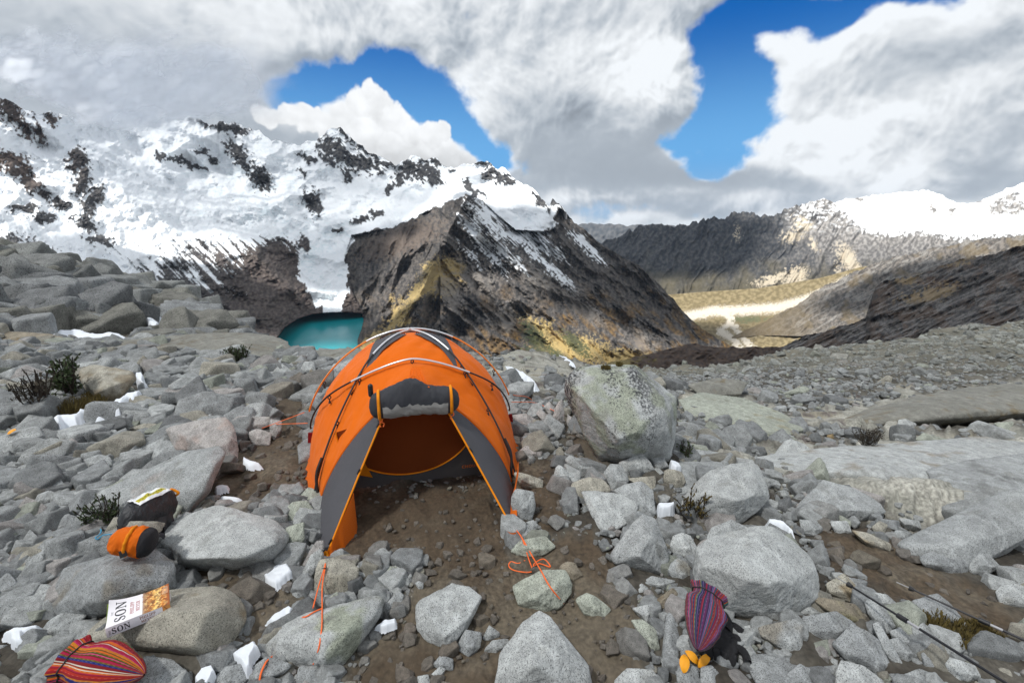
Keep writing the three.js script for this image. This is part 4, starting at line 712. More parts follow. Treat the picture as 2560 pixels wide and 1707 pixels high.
B([[33, 948], [54, 932], [125, 926], [128, 943], [82, 954]], [], 'pale', 'pale flat slab behind the leafless dark shrub');
B([[215, 1019], [231, 1000], [259, 1013], [256, 1024], [231, 1027]], [], 'grey', ZL);
B([[-5, 1030], [14, 994], [38, 1005], [41, 1019], [11, 1032]], [], 'dark', ZL);
B([[196, 1062], [204, 1049], [231, 1043], [237, 1065], [218, 1076]], [], 'grey', ZL);
B([[112, 899], [142, 885], [161, 899], [133, 910]], [], 'grey', ZL);
B([[417, 943], [447, 934], [479, 948], [452, 959]], [], 'mid', ZL);
B([[578, 1052], [597, 1040], [677, 1040], [681, 1059], [651, 1075], [597, 1090]], [[640, 1062, 0.15]], 'pink', 'pale block that the left guy lines are tied to', { stain: 'green' });
B([[674, 1048], [704, 1052], [704, 1075], [685, 1101], [674, 1086]], [], 'pink', ZL);
B([[618, 1082], [643, 1071], [677, 1082], [674, 1113], [635, 1113]], [], 'pink', ZL);
B([[610, 1021], [639, 1006], [647, 1025], [628, 1040]], [], 'pale', ZL);
B([[620, 944], [651, 918], [666, 937], [651, 952]], [], 'pale', ZL); B([[681, 929], [704, 908], [731, 929], [712, 944]], [], 'pale', ZL); B([[750, 925], [762, 902], [785, 906], [792, 937], [769, 944]], [], 'pale', 'upright pale stone with a yellow stain behind the tent', { stain: 'ochre', tilt: 0.3 });
B([[819, 902], [857, 887], [865, 906], [842, 914]], [], 'grey', ZL); B([[800, 920], [850, 905], [872, 920], [840, 940], [805, 936]], [], 'pale', ZL); B([[690, 968], [730, 950], [752, 968], [720, 984]], [], 'grey', ZL);
B([[551, 872], [597, 860], [628, 879], [620, 895], [574, 902]], [], 'grey', 'grey block standing on the smooth bedrock hump', { tilt: 0.4 });
// rubble hill on the left
B([[249, 688], [268, 682], [295, 692], [299, 719], [268, 728], [253, 715]], [], 'brown', 'dark square boulder on the crest of the rubble hill', { tilt: 0.4 });
for (const [o, t] of [[[[149, 673], [176, 661], [214, 680], [199, 700], [161, 692]], 'mid'], [[[11, 669], [31, 659], [69, 673], [54, 694], [15, 690]], 'mid'], [[[73, 677], [100, 667], [138, 684], [126, 704], [77, 700]], 'grey'], [[[199, 703], [237, 684], [241, 700], [218, 722]], 'brown'], [[[-10, 684], [38, 682], [46, 696], [23, 707], [-10, 702]], 'mid'], [[[241, 803], [268, 795], [291, 811], [283, 824], [249, 824]], 'slab'], [[[188, 749], [207, 740], [230, 749], [214, 767]], 'slab'], [[[245, 765], [283, 763], [287, 784], [249, 784]], 'slab'], [[[310, 706], [330, 704], [340, 722], [318, 728]], 'mid'], [[[350, 740], [375, 736], [384, 752], [356, 756]], 'slab'], [[[90, 720], [130, 712], [150, 728], [110, 738]], 'mid']]) B(o, [], t, ZH, { tilt: 0.5 });
B([[-60, 735], [34, 758], [130, 784], [145, 807], [126, 822], [0, 810], [-60, 805]], [[60, 790, 0.1]], 'slab', 'big overhanging grey slab low on the rubble hill', { stain: 'dark' });
B([[115, 765], [153, 763], [199, 776], [207, 788], [199, 811], [142, 807]], [], 'slab', 'square block next to the overhanging slab on the rubble hill', { tilt: 0.4 });
// along the left side of the doorway
B([[714, 1318], [760, 1305], [760, 1348], [749, 1381], [719, 1381]], [], 'green', ZT, { tilt: 0.3 }); B([[709, 1278], [731, 1254], [768, 1252], [782, 1274], [760, 1304], [724, 1307]], [], 'green', ZT); B([[742, 1249], [771, 1218], [819, 1238], [817, 1271], [782, 1262]], [], 'green', ZT); B([[764, 1307], [804, 1271], [808, 1318], [779, 1329]], [], 'grey', ZT); B([[764, 1326], [786, 1318], [790, 1344], [768, 1347]], [], 'grey', ZT);
B([[757, 1416], [776, 1373], [792, 1351], [809, 1351], [809, 1373], [771, 1416]], [], 'pink', ZT, { tilt: 0.3 });
B([[753, 1454], [757, 1427], [776, 1389], [801, 1370], [809, 1383], [792, 1427], [771, 1454]], [], 'pale', 'slim pale slab leaning beside the left door corner', { tilt: 0.35 });
B([[782, 1471], [790, 1424], [801, 1397], [869, 1400], [896, 1422], [891, 1454], [852, 1492], [809, 1495]], [[825, 1443, 0.2], [884, 1440, 0.12]], 'tan', 'tan block under the left door corner, crossed by the guy line', { stain: 'brown' });
B([[730, 1487], [735, 1460], [771, 1465], [768, 1487], [743, 1498]], [], 'grey', ZF); B([[733, 1525], [735, 1509], [771, 1498], [776, 1520], [749, 1536]], [], 'grey', ZF);
B([[787, 1525], [841, 1479], [855, 1506], [847, 1517], [809, 1522]], [], 'green', ZF, { tilt: 0.3 });
B([[667, 1612], [694, 1574], [763, 1536], [831, 1520], [934, 1492], [959, 1501], [950, 1539], [929, 1574], [896, 1607], [858, 1661], [817, 1683], [792, 1667], [749, 1661], [684, 1650]], [[722, 1600, 0.2], [863, 1582, 0.32], [937, 1541, 0.14], [800, 1640, 0.2]], 'pale', 'long pale boulder at the front with the guy line drawn over it', { stain: 'green', tilt: 0.8 });
B([[959, 1511], [997, 1479], [1010, 1487], [994, 1525], [967, 1541], [953, 1533]], [], 'grey', ZF);
B([[1040, 1506], [1130, 1462], [1168, 1468], [1201, 1495], [1182, 1541], [1157, 1580], [1136, 1620], [1119, 1626], [1076, 1607], [1043, 1566]], [[1045, 1520, 0.12], [1108, 1590, 0.28], [1158, 1566, 0.2]], 'pale', 'kite shaped pale boulder on the bare earth before the doorway', { tilt: 0.85, sharp: 30, chip: 0.03 });
B([[1141, 1618], [1163, 1574], [1204, 1582], [1201, 1618], [1171, 1642]], [], 'mid', ZF); B([[1206, 1596], [1223, 1563], [1250, 1582], [1247, 1593], [1215, 1601]], [], 'grey', ZF); B([[1209, 1626], [1231, 1601], [1269, 1596], [1277, 1615], [1239, 1634]], [], 'grey', ZF); B([[1081, 1661], [1103, 1637], [1133, 1648], [1133, 1675], [1103, 1675]], [], 'mid', ZF); B([[1078, 1686], [1098, 1667], [1114, 1672], [1103, 1694], [1087, 1699]], [], 'pale', ZF); B([[1043, 1691], [1070, 1686], [1076, 1707], [1070, 1725], [1046, 1720]], [], 'pale', ZF);
B([[945, 1443], [953, 1416], [991, 1416], [997, 1443], [978, 1468], [956, 1468]], [], 'green', ZF); B([[983, 1405], [1010, 1408], [1019, 1433], [1005, 1446], [994, 1438]], [], 'pale', ZF); B([[1035, 1416], [1040, 1405], [1062, 1403], [1057, 1422], [1040, 1424]], [], 'grey', ZF); B([[1038, 1457], [1046, 1452], [1059, 1457], [1057, 1471], [1046, 1477]], [], 'grey', ZF); B([[896, 1420], [910, 1408], [924, 1412], [916, 1436], [900, 1440]], [], 'grey', ZF); B([[900, 1452], [912, 1442], [930, 1456], [922, 1466]], [], 'pink', ZF);
B([[610, 1690], [640, 1661], [667, 1642], [730, 1661], [710, 1683], [656, 1705], [620, 1715]], [], 'mid', ZF); B([[738, 1699], [749, 1664], [792, 1664], [831, 1691], [820, 1720], [745, 1725]], [], 'mid', ZF); B([[530, 1700], [560, 1668], [600, 1660], [622, 1690], [600, 1720], [540, 1725]], [], 'mid', ZF); B([[500, 1664], [530, 1646], [572, 1650], [560, 1668], [510, 1676]], [], 'dark', ZF);
// right foreground
B([[1283, 1465], [1324, 1454], [1354, 1427], [1411, 1424], [1435, 1468], [1416, 1498], [1394, 1522], [1356, 1531], [1296, 1511]], [[1398, 1460, 0.18], [1335, 1498, 0.24]], 'green', 'greenish rock that the right guy line is tied over', { chip: 0.03 });
B([[1397, 1419], [1416, 1403], [1438, 1408], [1457, 1438], [1433, 1452]], [], 'brown', 'brownish stone behind the greenish guy line rock');
B([[1438, 1498], [1468, 1482], [1487, 1490], [1528, 1522], [1514, 1541], [1492, 1544], [1460, 1533]], [], 'green', 'rounded oval stone alone on the bare earth');
B([[1250, 1640], [1280, 1600], [1307, 1561], [1348, 1528], [1375, 1547], [1416, 1599], [1443, 1634], [1476, 1675], [1487, 1720], [1480, 1770], [1360, 1785], [1250, 1760], [1235, 1700]], [[1296, 1628, 0.1], [1334, 1666, 0.3], [1436, 1648, 0.16], [1360, 1580, 0.08]], 'pale', 'tall pointed pale boulder at the bottom edge in the middle', { tilt: 0.55, sharp: 28 });
B([[1538, 1700], [1569, 1671], [1593, 1684], [1629, 1675], [1653, 1705], [1650, 1760], [1545, 1760]], [], 'pale', 'twin humped pale stone at the bottom edge');
B([[1528, 1394], [1555, 1362], [1580, 1313], [1607, 1288], [1637, 1296], [1648, 1329], [1667, 1373], [1669, 1397], [1664, 1435], [1607, 1427], [1541, 1411]], [[1552, 1394, 0.12], [1604, 1389, 0.36], [1629, 1351, 0.28]], 'grey', 'pyramid shaped boulder with a dark lower face, right of the bare earth', { stain: 'green', tilt: 0.5, sharp: 30 });
B([[1675, 1370], [1683, 1340], [1705, 1332], [1727, 1340], [1746, 1373], [1732, 1397], [1688, 1386]], [], 'pale', ZR); B([[1669, 1430], [1678, 1408], [1697, 1394], [1727, 1416], [1727, 1443], [1710, 1462], [1688, 1450]], [], 'grey', ZR, { stain: 'ochre' });
B([[1733, 1439], [1743, 1373], [1771, 1353], [1894, 1316], [1943, 1320], [1992, 1361], [2049, 1418], [2049, 1467], [2041, 1500], [2008, 1492], [1984, 1545], [1951, 1559], [1906, 1549], [1804, 1524], [1755, 1480]], [[1763, 1412, 0.18], [1855, 1398, 0.34], [1890, 1447, 0.4], [1970, 1455, 0.3], [1880, 1345, 0.1]], 'pale', 'biggest pale boulder in the right foreground, above the striped pouch', { tilt: 0.6, detail: 44 });
B([[1763, 1353], [1780, 1320], [1829, 1300], [1869, 1320], [1890, 1330], [1850, 1372], [1790, 1378]], [], 'grey', 'grey boulder leaning behind the biggest right foreground boulder');
B([[1698, 1267], [1735, 1214], [1776, 1178], [1829, 1161], [1894, 1159], [1918, 1198], [1922, 1243], [1886, 1280], [1861, 1304], [1820, 1316], [1740, 1290], [1706, 1280]], [[1837, 1251, 0.3], [1890, 1236, 0.2], [1770, 1235, 0.22], [1850, 1190, 0.12]], 'pale', 'large pale boulder with a mossy hollow at its foot', { tilt: 0.6 });
B([[1988, 1284], [2008, 1251], [2061, 1202], [2127, 1218], [2204, 1259], [2210, 1284], [2151, 1300], [2090, 1298], [1992, 1288]], [[2030, 1282, 0.12], [2160, 1280, 0.16], [2090, 1262, 0.1]], 'grey', 'low triangular boulder on the edge of the bedrock slope', { tilt: 0.9, chip: 0.03 });
B([[2237, 1365], [2335, 1329], [2355, 1304], [2400, 1288], [2465, 1263], [2498, 1235], [2620, 1200], [2660, 1290], [2560, 1325], [2480, 1380], [2420, 1412], [2410, 1432], [2330, 1415], [2290, 1400]], [[2415, 1362, 0.12], [2480, 1310, 0.1], [2330, 1372, 0.12]], 'grey', 'long grey slab at the right edge, sloping up out of the picture', { tilt: 1.0 });
B([[2300, 1392], [2330, 1378], [2412, 1400], [2425, 1420], [2412, 1440], [2380, 1436], [2310, 1412]], [], 'mid', ZB); B([[2420, 1422], [2441, 1382], [2473, 1386], [2506, 1418], [2478, 1431], [2435, 1435]], [], 'grey', ZB); B([[2490, 1480], [2506, 1463], [2580, 1455], [2600, 1530], [2500, 1505]], [], 'pale', 'white slab at the right edge above the upper trekking pole', { tilt: 0.9 });
B([[2067, 1460], [2111, 1433], [2154, 1476], [2160, 1514], [2122, 1503], [2073, 1482]], [], 'tan', 'tan stone under the tip of the lower trekking pole', { stain: 'ochre' });
B([[2037, 1501], [2048, 1492], [2138, 1511], [2165, 1539], [2171, 1569], [2132, 1558], [2064, 1525]], [], 'brown', 'mossy brown flat stone right of the biggest pale boulder', { stain: 'green' });
for (const [o, t] of [[[[2162, 1506], [2176, 1498], [2214, 1520], [2239, 1566], [2222, 1585], [2192, 1569], [2171, 1531]], 'grey'], [[[2157, 1476], [2220, 1487], [2252, 1517], [2241, 1528], [2209, 1525]], 'pale'], [[[1996, 1536], [2007, 1498], [2064, 1536], [2051, 1543], [2010, 1545]], 'pale'], [[[2082, 1610], [2131, 1561], [2192, 1590], [2229, 1671], [2212, 1690], [2110, 1645]], 'mid'], [[[2086, 1692], [2106, 1651], [2163, 1667], [2212, 1707], [2200, 1760], [2090, 1760]], 'pale'], [[[2212, 1602], [2249, 1594], [2298, 1639], [2269, 1655], [2229, 1639]], 'grey'], [[[2224, 1578], [2253, 1569], [2294, 1610], [2298, 1627], [2237, 1600]], 'grey'], [[[2278, 1569], [2310, 1557], [2351, 1594], [2310, 1622], [2286, 1598]], 'grey'], [[[2363, 1663], [2376, 1643], [2437, 1663], [2453, 1692], [2396, 1710]], 'pale'], [[[2302, 1635], [2343, 1618], [2363, 1647], [2347, 1688], [2310, 1671]], 'mid'], [[[2250, 1690], [2300, 1672], [2345, 1690], [2330, 1725], [2260, 1725]], 'grey'], [[[2008, 1541], [2090, 1529], [2143, 1561], [2078, 1612], [2012, 1580]], 'mid'], [[[2180, 1560], [2200, 1556], [2260, 1665], [2245, 1672]], 'grey'], [[[1950, 1700], [2000, 1660], [2060, 1690], [2050, 1730], [1960, 1735]], 'mid']]) B(o, [], t, ZB);
B([[2282, 1503], [2345, 1484], [2378, 1509], [2418, 1563], [2410, 1580], [2323, 1555]], [], 'mid', 'grey rounded slab between the two trekking poles', { tilt: 0.8 });
B([[1898, 1569], [1980, 1549], [2008, 1553], [2004, 1643], [1951, 1618], [1906, 1590]], [[1955, 1600, 0.1], [1995, 1608, 0.08]], 'grey', 'square block with a brown side below the biggest pale boulder', { stain: 'brown', sharp: 30 });
B([[1861, 1647], [1902, 1635], [2008, 1647], [2033, 1707], [2030, 1760], [1920, 1760]], [], 'mid', 'flat grey slab at the bottom edge right of the black gloves', { tilt: 1 });
B([[1653, 1663], [1665, 1541], [1682, 1524], [1698, 1590], [1694, 1671], [1673, 1676]], [], 'mid', 'long narrow slab left of the blue and red striped pouch', { tilt: 0.95, thick: 0.2 });
for (const [o, t] of [[[[1578, 1551], [1605, 1548], [1640, 1573], [1649, 1622], [1633, 1627], [1600, 1590]], 'green'], [[[1580, 1601], [1607, 1593], [1618, 1634], [1604, 1648]], 'mid'], [[[1580, 1520], [1634, 1509], [1640, 1525], [1620, 1555]], 'pale'], [[[1691, 1680], [1702, 1661], [1743, 1667], [1751, 1707], [1750, 1750], [1700, 1750]], 'mid'], [[[1752, 1669], [1778, 1661], [1811, 1699], [1815, 1750], [1755, 1750]], 'mid'], [[[1699, 1618], [1737, 1615], [1743, 1634], [1705, 1645]], 'mid'], [[[1857, 1566], [1879, 1563], [1904, 1593], [1898, 1604], [1866, 1582]], 'pale'], [[[1803, 1661], [1822, 1626], [1833, 1631], [1827, 1667], [1819, 1674]], 'grey'], [[[1620, 1594], [1640, 1566], [1664, 1585], [1650, 1596]], 'pale'], [[[1600, 1460], [1630, 1440], [1690, 1452], [1660, 1475]], 'grey'], [[[1588, 1470], [1605, 1458], [1622, 1470], [1612, 1488], [1592, 1486]], 'pale'], [[[1820, 1560], [1850, 1552], [1858, 1572], [1835, 1585]], 'green']]) B(o, [], t, ZR);
B([[1637, 1503], [1683, 1468], [1697, 1487], [1672, 1520], [1645, 1522]], [], 'brown', 'brown stone above the long narrow slab', { stain: 'brown' });
// the great boulder and the rocks at its foot
B([[1419, 959], [1432, 934], [1457, 921], [1498, 906], [1552, 904], [1585, 916], [1620, 941], [1661, 968], [1686, 997], [1690, 1033], [1685, 1098], [1669, 1152], [1607, 1156], [1547, 1154], [1503, 1147], [1479, 1111], [1454, 1071], [1430, 1016]], [[1659, 990, 0.2], [1668, 1052, 0.32], [1607, 1076, 0.4], [1547, 1098, 0.36], [1450, 990, 0.24], [1575, 932, 0.2], [1541, 1138, 0.16], [1500, 930, 0.16]], 'pale', 'great upright boulder right of the tent, black streaked face and overhanging foot', { tilt: 0.15, thick: 0.7, stain: 'green', detail: 60, sharp: 26, chip: 0.025, streak: 1, breaks: 3 });
B([[1547, 1155], [1610, 1133], [1637, 1174], [1596, 1188], [1560, 1185]], [], 'pale', 'light block resting against the foot of the great boulder', { tilt: 0.4 });
B([[1615, 1133], [1653, 1131], [1672, 1166], [1642, 1173], [1625, 1150]], [], 'grey', ZR); B([[1659, 1204], [1661, 1177], [1675, 1171], [1705, 1180], [1716, 1204], [1705, 1220], [1683, 1223]], [], 'tan', 'small round brownish stone beside a snow patch, right of the great boulder', { tilt: 0.3, sharp: 9 });
B([[1413, 1150], [1422, 1139], [1471, 1158], [1490, 1171], [1479, 1190], [1441, 1193]], [], 'grey', ZR); B([[1381, 1212], [1389, 1169], [1397, 1160], [1438, 1193], [1422, 1210]], [], 'pale', ZR, { tilt: 0.3 });
B([[1424, 1234], [1433, 1207], [1471, 1193], [1509, 1199], [1525, 1215], [1525, 1231], [1454, 1250]], [], 'tan', 'yellowish stone in front of the great boulder');
B([[1454, 1226], [1498, 1231], [1552, 1237], [1596, 1261], [1588, 1288], [1565, 1310], [1530, 1332], [1510, 1338], [1490, 1312], [1470, 1265]], [[1500, 1290, 0.14]], 'pale', 'bright flat topped white rock between the great boulder and the pyramid boulder', { tilt: 1, sharp: 30 });
B([[1536, 1226], [1566, 1210], [1607, 1204], [1631, 1220], [1639, 1283], [1631, 1296], [1593, 1284]], [], 'grey', 'rounded grey rock right behind the flat topped white rock'); B([[1509, 1180], [1525, 1160], [1552, 1160], [1574, 1201], [1531, 1228]], [], 'grey', ZR); B([[1569, 1196], [1639, 1190], [1642, 1212], [1637, 1233], [1615, 1212]], [], 'tan', ZR);
B([[1648, 1232], [1688, 1158], [1797, 1155], [1811, 1169], [1743, 1210], [1700, 1245]], [], 'grey', 'wide flat slab behind the boulder with the mossy hollow', { tilt: 2 });
B([[1688, 1150], [1705, 1120], [1797, 1131], [1836, 1155], [1814, 1170]], [], 'grey', 'sloping slab with a rust spot right of the great boulder', { tilt: 1.4, stain: 'ochre' });
B([[1283, 1182], [1302, 1180], [1359, 1201], [1356, 1223], [1302, 1212]], [], 'tan', ZT, { stain: 'brown' });
B([[1280, 1231], [1294, 1220], [1334, 1229], [1340, 1261], [1329, 1302], [1290, 1297], [1278, 1262]], [], 'grey', 'upright stone pressed on the right door corner of the tent', { tilt: 0.25 });
B([[1275, 1378], [1296, 1352], [1362, 1340], [1389, 1367], [1362, 1386], [1315, 1394]], [], 'green', 'flat base stone at the right door corner'); B([[1285, 1321], [1302, 1307], [1334, 1315], [1351, 1340], [1329, 1362], [1296, 1359]], [], 'grey', 'stone stacked on the flat base stone at the right door corner', { depth: 2.86 });
B([[1315, 1305], [1334, 1299], [1348, 1315], [1337, 1326]], [], 'grey', ZT);
B([[1381, 1049], [1389, 1016], [1405, 994], [1411, 1033], [1408, 1065], [1389, 1071]], [], 'pink', 'upright slab just left of the great boulder', { tilt: 0.2 }); B([[1416, 1057], [1419, 1035], [1443, 1054], [1441, 1071], [1424, 1071]], [], 'pink', ZR); B([[1359, 1016], [1373, 1003], [1392, 1027], [1373, 1038]], [], 'pink', ZR); B([[1340, 1033], [1351, 1022], [1375, 1043], [1373, 1068], [1356, 1054]], [], 'pink', ZR);
B([[1280, 1038], [1315, 1033], [1362, 1065], [1340, 1078], [1300, 1068]], [], 'pink', 'pale pinkish slab that the right guy lines run over', { tilt: 1 }); B([[1299, 1125], [1315, 1114], [1356, 1122], [1356, 1139], [1318, 1148]], [], 'pink', ZR); B([[1264, 1120], [1280, 1115], [1297, 1120], [1294, 1134], [1272, 1136]], [], 'ochre', 'small tan stone at the right side of the tent');
// on the right slope
B([[1936, 1141], [1955, 1106], [1980, 1098], [2010, 1109], [2034, 1131], [2029, 1150], [1974, 1154]], [], 'pale', 'pale rounded boulder at the left end of the stone row on the bedrock', { tilt: 0.4 }); B([[2037, 1150], [2040, 1122], [2067, 1122], [2081, 1141], [2067, 1154]], [], 'pale', ZS);
for (const [o, t] of [[[[2290, 1098], [2309, 1082], [2367, 1098], [2350, 1111], [2307, 1111]], 'green'], [[[2486, 1057], [2533, 1054], [2549, 1082], [2514, 1089]], 'green'], [[[2244, 1071], [2247, 1049], [2263, 1046], [2293, 1060], [2282, 1073]], 'pale'], [[[2192, 956], [2220, 937], [2233, 943], [2228, 958]], 'tan'], [[[1759, 1094], [1770, 1071], [1814, 1082], [1825, 1098], [1790, 1104]], 'green'], [[[1990, 938], [1998, 926], [2014, 924], [2012, 944]], 'dark'], [[[2092, 924], [2105, 918], [2124, 928], [2110, 940]], 'mid'], [[[1840, 1100], [1870, 1088], [1900, 1106], [1870, 1112]], 'grey'], [[[2105, 1128], [2122, 1114], [2136, 1126], [2124, 1142], [2108, 1142]], 'pale'], [[[2146, 1136], [2160, 1126], [2172, 1136], [2164, 1148]], 'pale'], [[[2188, 1134], [2204, 1122], [2216, 1134], [2204, 1146]], 'pale'], [[[2068, 1088], [2084, 1084], [2086, 1096], [2070, 1098]], 'ochre']]) B(o, [], t, ZS, { tilt: 0.5 });
B([[1947, 988], [2010, 964], [2026, 973], [2013, 983]], [], 'green', 'long flat greenish slab far out on the right slope', { tilt: 1.2 });
B([[2000, 1298], [2040, 1302], [2060, 1320], [2040, 1340], [2005, 1330]], [], 'grey', ZB); B([[2075, 1303], [2120, 1302], [2130, 1330], [2100, 1340], [2085, 1325]], [], 'pale', ZB); B([[2180, 1318], [2200, 1302], [2220, 1312], [2212, 1336], [2195, 1340]], [], 'tan', ZB); B([[2232, 1340], [2240, 1324], [2275, 1330], [2278, 1345], [2250, 1356]], [], 'grey', ZB); B([[2248, 1294], [2300, 1302], [2304, 1322], [2260, 1312]], [], 'pale', ZB); B([[2130, 1325], [2170, 1332], [2230, 1360], [2225, 1378], [2170, 1360]], [], 'tan', ZB, { stain: 'ochre' });

// --- loose stones: a few shapes, scattered by size over the rubble; the ones that show largest are things, the rest one heap
const shapes = [];
for (let s = 0; s < 9; s++) {
  const planes = [], flat = rr(0.45, 0.8), wide = rr(0.62, 1);
  const fr = new THREE.Quaternion().setFromEuler(new THREE.Euler(rr(-0.25, 0.25), 0, rr(-0.25, 0.25)));
  for (const [ax, d] of [[V(0, 1, 0), flat], [V(0, -1, 0), flat], [V(1, 0, 0), 1], [V(-1, 0, 0), 1], [V(0, 0, 1), wide], [V(0, 0, -1), wide]]) planes.push([ax.applyQuaternion(fr).add(V(rr(-0.2, 0.2), rr(-0.2, 0.2), rr(-0.2, 0.2))).normalize(), d]);
  for (let k = 0; k < 4; k++) { const n = V(pick([-1, 1]) * rr(0.3, 1), rr(-0.4, 1), pick([-1, 1]) * rr(0.3, 1)).normalize(); planes.push([n, (Math.abs(n.x) + Math.abs(n.y) * flat + Math.abs(n.z) * wide) * rr(0.58, 0.76)]); }
  shapes.push([boxUV(block(planes, 10, 1, { sharp: 64, chip: 0.022, seed: s * 5 }), 0.13), boxUV(block(planes, 4, 1, { sharp: 80, chip: 0.02, seed: s * 5 }), 0.13)]);
}
const TENTFOOT = [[-1.75, -3.6], [-1.4, -2.9], [-1.15, -2.35], [0, -2.5], [0.02, -3.1], [0.0, -3.9], [-0.6, -4.6], [-1.5, -4.5]];
const loose = [];
function scatter(n, rMin, rMax, aMin, aMax, sMin, sMax, lo, hi, az0 = -56, az1 = 56) {
  for (let k = 0; k < n; k++) {
    const a = rr(az0, az1) / 57.2958, r = rMin * Math.pow(rMax / rMin, rnd()), x = Math.sin(a) * r, z = -Math.cos(a) * r;
    const big = Math.pow(rnd(), 2.6), s = clamp(r * lerp(aMin, aMax, big), sMin, sMax), keep = rnd(), tone = rnd(), turn = rnd() * 6.28, t1 = rr(-0.5, 0.5), t2 = rr(-0.5, 0.5), kind = Math.floor(rnd() * 9), st = rr(0.75, 1.25), sf = rr(0.7, 1.1), dy = rr(-0.25, 0.9);
    const h = ground(x, z);
    if (inPoly(x, z, TENTFOOT) && s > 0.02) continue;
    const [d, b] = r < 60 ? zones(x, z, h) : [0, 0], [u, v] = plate(V(x, h, z));
    const patchy = fbm2(x * 0.5 + 3, z * 0.5, 2);
    let p = 1 - 0.25 * sst(0.1, 0.7, patchy);
    if (x > 0 && r > 6.5 && r < 45) p *= s > 0.09 ? 0.4 : 0.8;
    p *= 1 - d * (s > 0.04 ? 0.985 : 0.86); p *= 1 - b * (s > 0.1 ? 0.975 : 0.86);
    if (r > 10 && v < 905 && u > 620 && u < 1000) continue;
    if (SNOWPATCHES.some((o) => polySd(u, v - 8, o) > -12)) continue;
    if (keep > p || keep < lo || keep > hi) continue;
    let on = false; for (const [bx, bz, br] of rockSpots) if (Math.abs(x - bx) < br * 0.7 && Math.abs(z - bz) < br * 0.7 && s < br) { on = true; break; }
    if (on) continue;
    loose.push({ d, x, y: h + s * dy * 0.5, z, s, r, turn, t1, t2, kind, st, sf, tone, px: s / r });
  }
}
scatter(4200, 1.3, 14, 0.011, 0.036, 0.03, 0.2, 0, 1, -56, -8); scatter(15000, 1.2, 20, 0.0045, 0.012, 0.008, 0.11, 0, 1, -56, -4); scatter(2500, 7, 18, 0.009, 0.02, 0.08, 0.2, 0, 1, -56, -14);
scatter(2300, 1.3, 12, 0.010, 0.034, 0.02, 0.2, 0, 1, -6, 56); scatter(12000, 1.2, 20, 0.0035, 0.010, 0.006, 0.1, 0, 1, -8, 56);
scatter(4200, 12, 95, 0.0024, 0.008, 0.05, 0.32, 0, 1, 6, 60); scatter(26000, 12, 100, 0.0014, 0.0034, 0.03, 0.18, 0, 1, 4, 60); scatter(140, 16, 90, 0.008, 0.016, 0.2, 0.7, 0, 1, 8, 56);
scatter(1500, 14, 31, 0.014, 0.045, 0.2, 0.8, 0, 1, -58, -22); scatter(4000, 12, 31, 0.005, 0.013, 0.08, 0.3, 0, 1, -58, -20);
loose.sort((a, b) => b.px - a.px);
const RTONES = ['grey', 'grey', 'pale', 'mid', 'grey', 'pale', 'green', 'mid', 'tan', 'dark', 'grey', 'mid', 'pale', 'grey', 'pink', 'mid'];
const q0 = new THREE.Quaternion(), e0 = new THREE.Euler(), m4 = new THREE.Matrix4();
const place = (o) => { e0.set(o.t1, o.turn, o.t2); q0.setFromEuler(e0); return m4.compose(V(o.x, o.y, o.z), q0, V(o.s * o.st, o.s * o.sf, o.s)); };
const hillTone = (o) => (o.r > 14 && o.x < 0 ? ['slab', 'mid', 'slab', 'dark', 'dark', 'mid'][Math.floor(o.tone * 6)] : RTONES[Math.floor(o.tone * RTONES.length)]);
const zoneOf = (o) => { const a = Math.atan2(o.x, -o.z) * 57.3; return o.r > 14 && a < 0 ? ZH : a < -20 ? ZL : a < 8 ? ZF : o.r > 6 ? ZS : a > 28 ? ZB : ZR; };
const SINGLES = Math.max(0, 300 - rockCount);
let made = 0; const rest = [];
for (const o of loose) {
  const [u, v] = plate(V(o.x, o.y, o.z));
  if (made < SINGLES && u > 0 && u < 2560 && v < 1700) {
    const m = new THREE.Mesh(shapes[o.kind][0], plainMat[hillTone(o)]), zn = told(zoneOf(o), hillTone(o));
    m.name = numbered('stone'); place(o).decompose(m.position, m.quaternion, m.scale); m.castShadow = m.receiveShadow = true; scene.add(m); tag(m, zn[0], 'stone', zn[1]); made++;
  } else rest.push(o);
}
const heap = new THREE.Group(); heap.name = 'loose_rubble'; scene.add(heap);
tag(heap, 'loose grey rubble and pebbles spread over the moraine ground', 'rubble', null, 'stuff');
const rubbleMat = std({ color: rgb(1, 1, 1), map: GRANITE, roughness: 0.93 });
for (let k = 0; k < 9; k++) for (const far of [0, 1]) {
  const own = rest.filter((o) => o.kind === k && (o.px < 0.009 ? 1 : 0) === far); if (!own.length) continue;
  const im = new THREE.InstancedMesh(shapes[k][far], rubbleMat, own.length), c = new THREE.Color(); im.name = 'rubble_stones'; im.userData.kind = 'stuff';
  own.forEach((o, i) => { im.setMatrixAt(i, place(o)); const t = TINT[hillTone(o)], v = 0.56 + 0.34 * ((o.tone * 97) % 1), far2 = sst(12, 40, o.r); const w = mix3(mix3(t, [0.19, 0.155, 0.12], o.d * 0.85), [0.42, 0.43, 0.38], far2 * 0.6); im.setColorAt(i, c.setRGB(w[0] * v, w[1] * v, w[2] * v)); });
  im.castShadow = im.receiveShadow = true; heap.add(im);
}
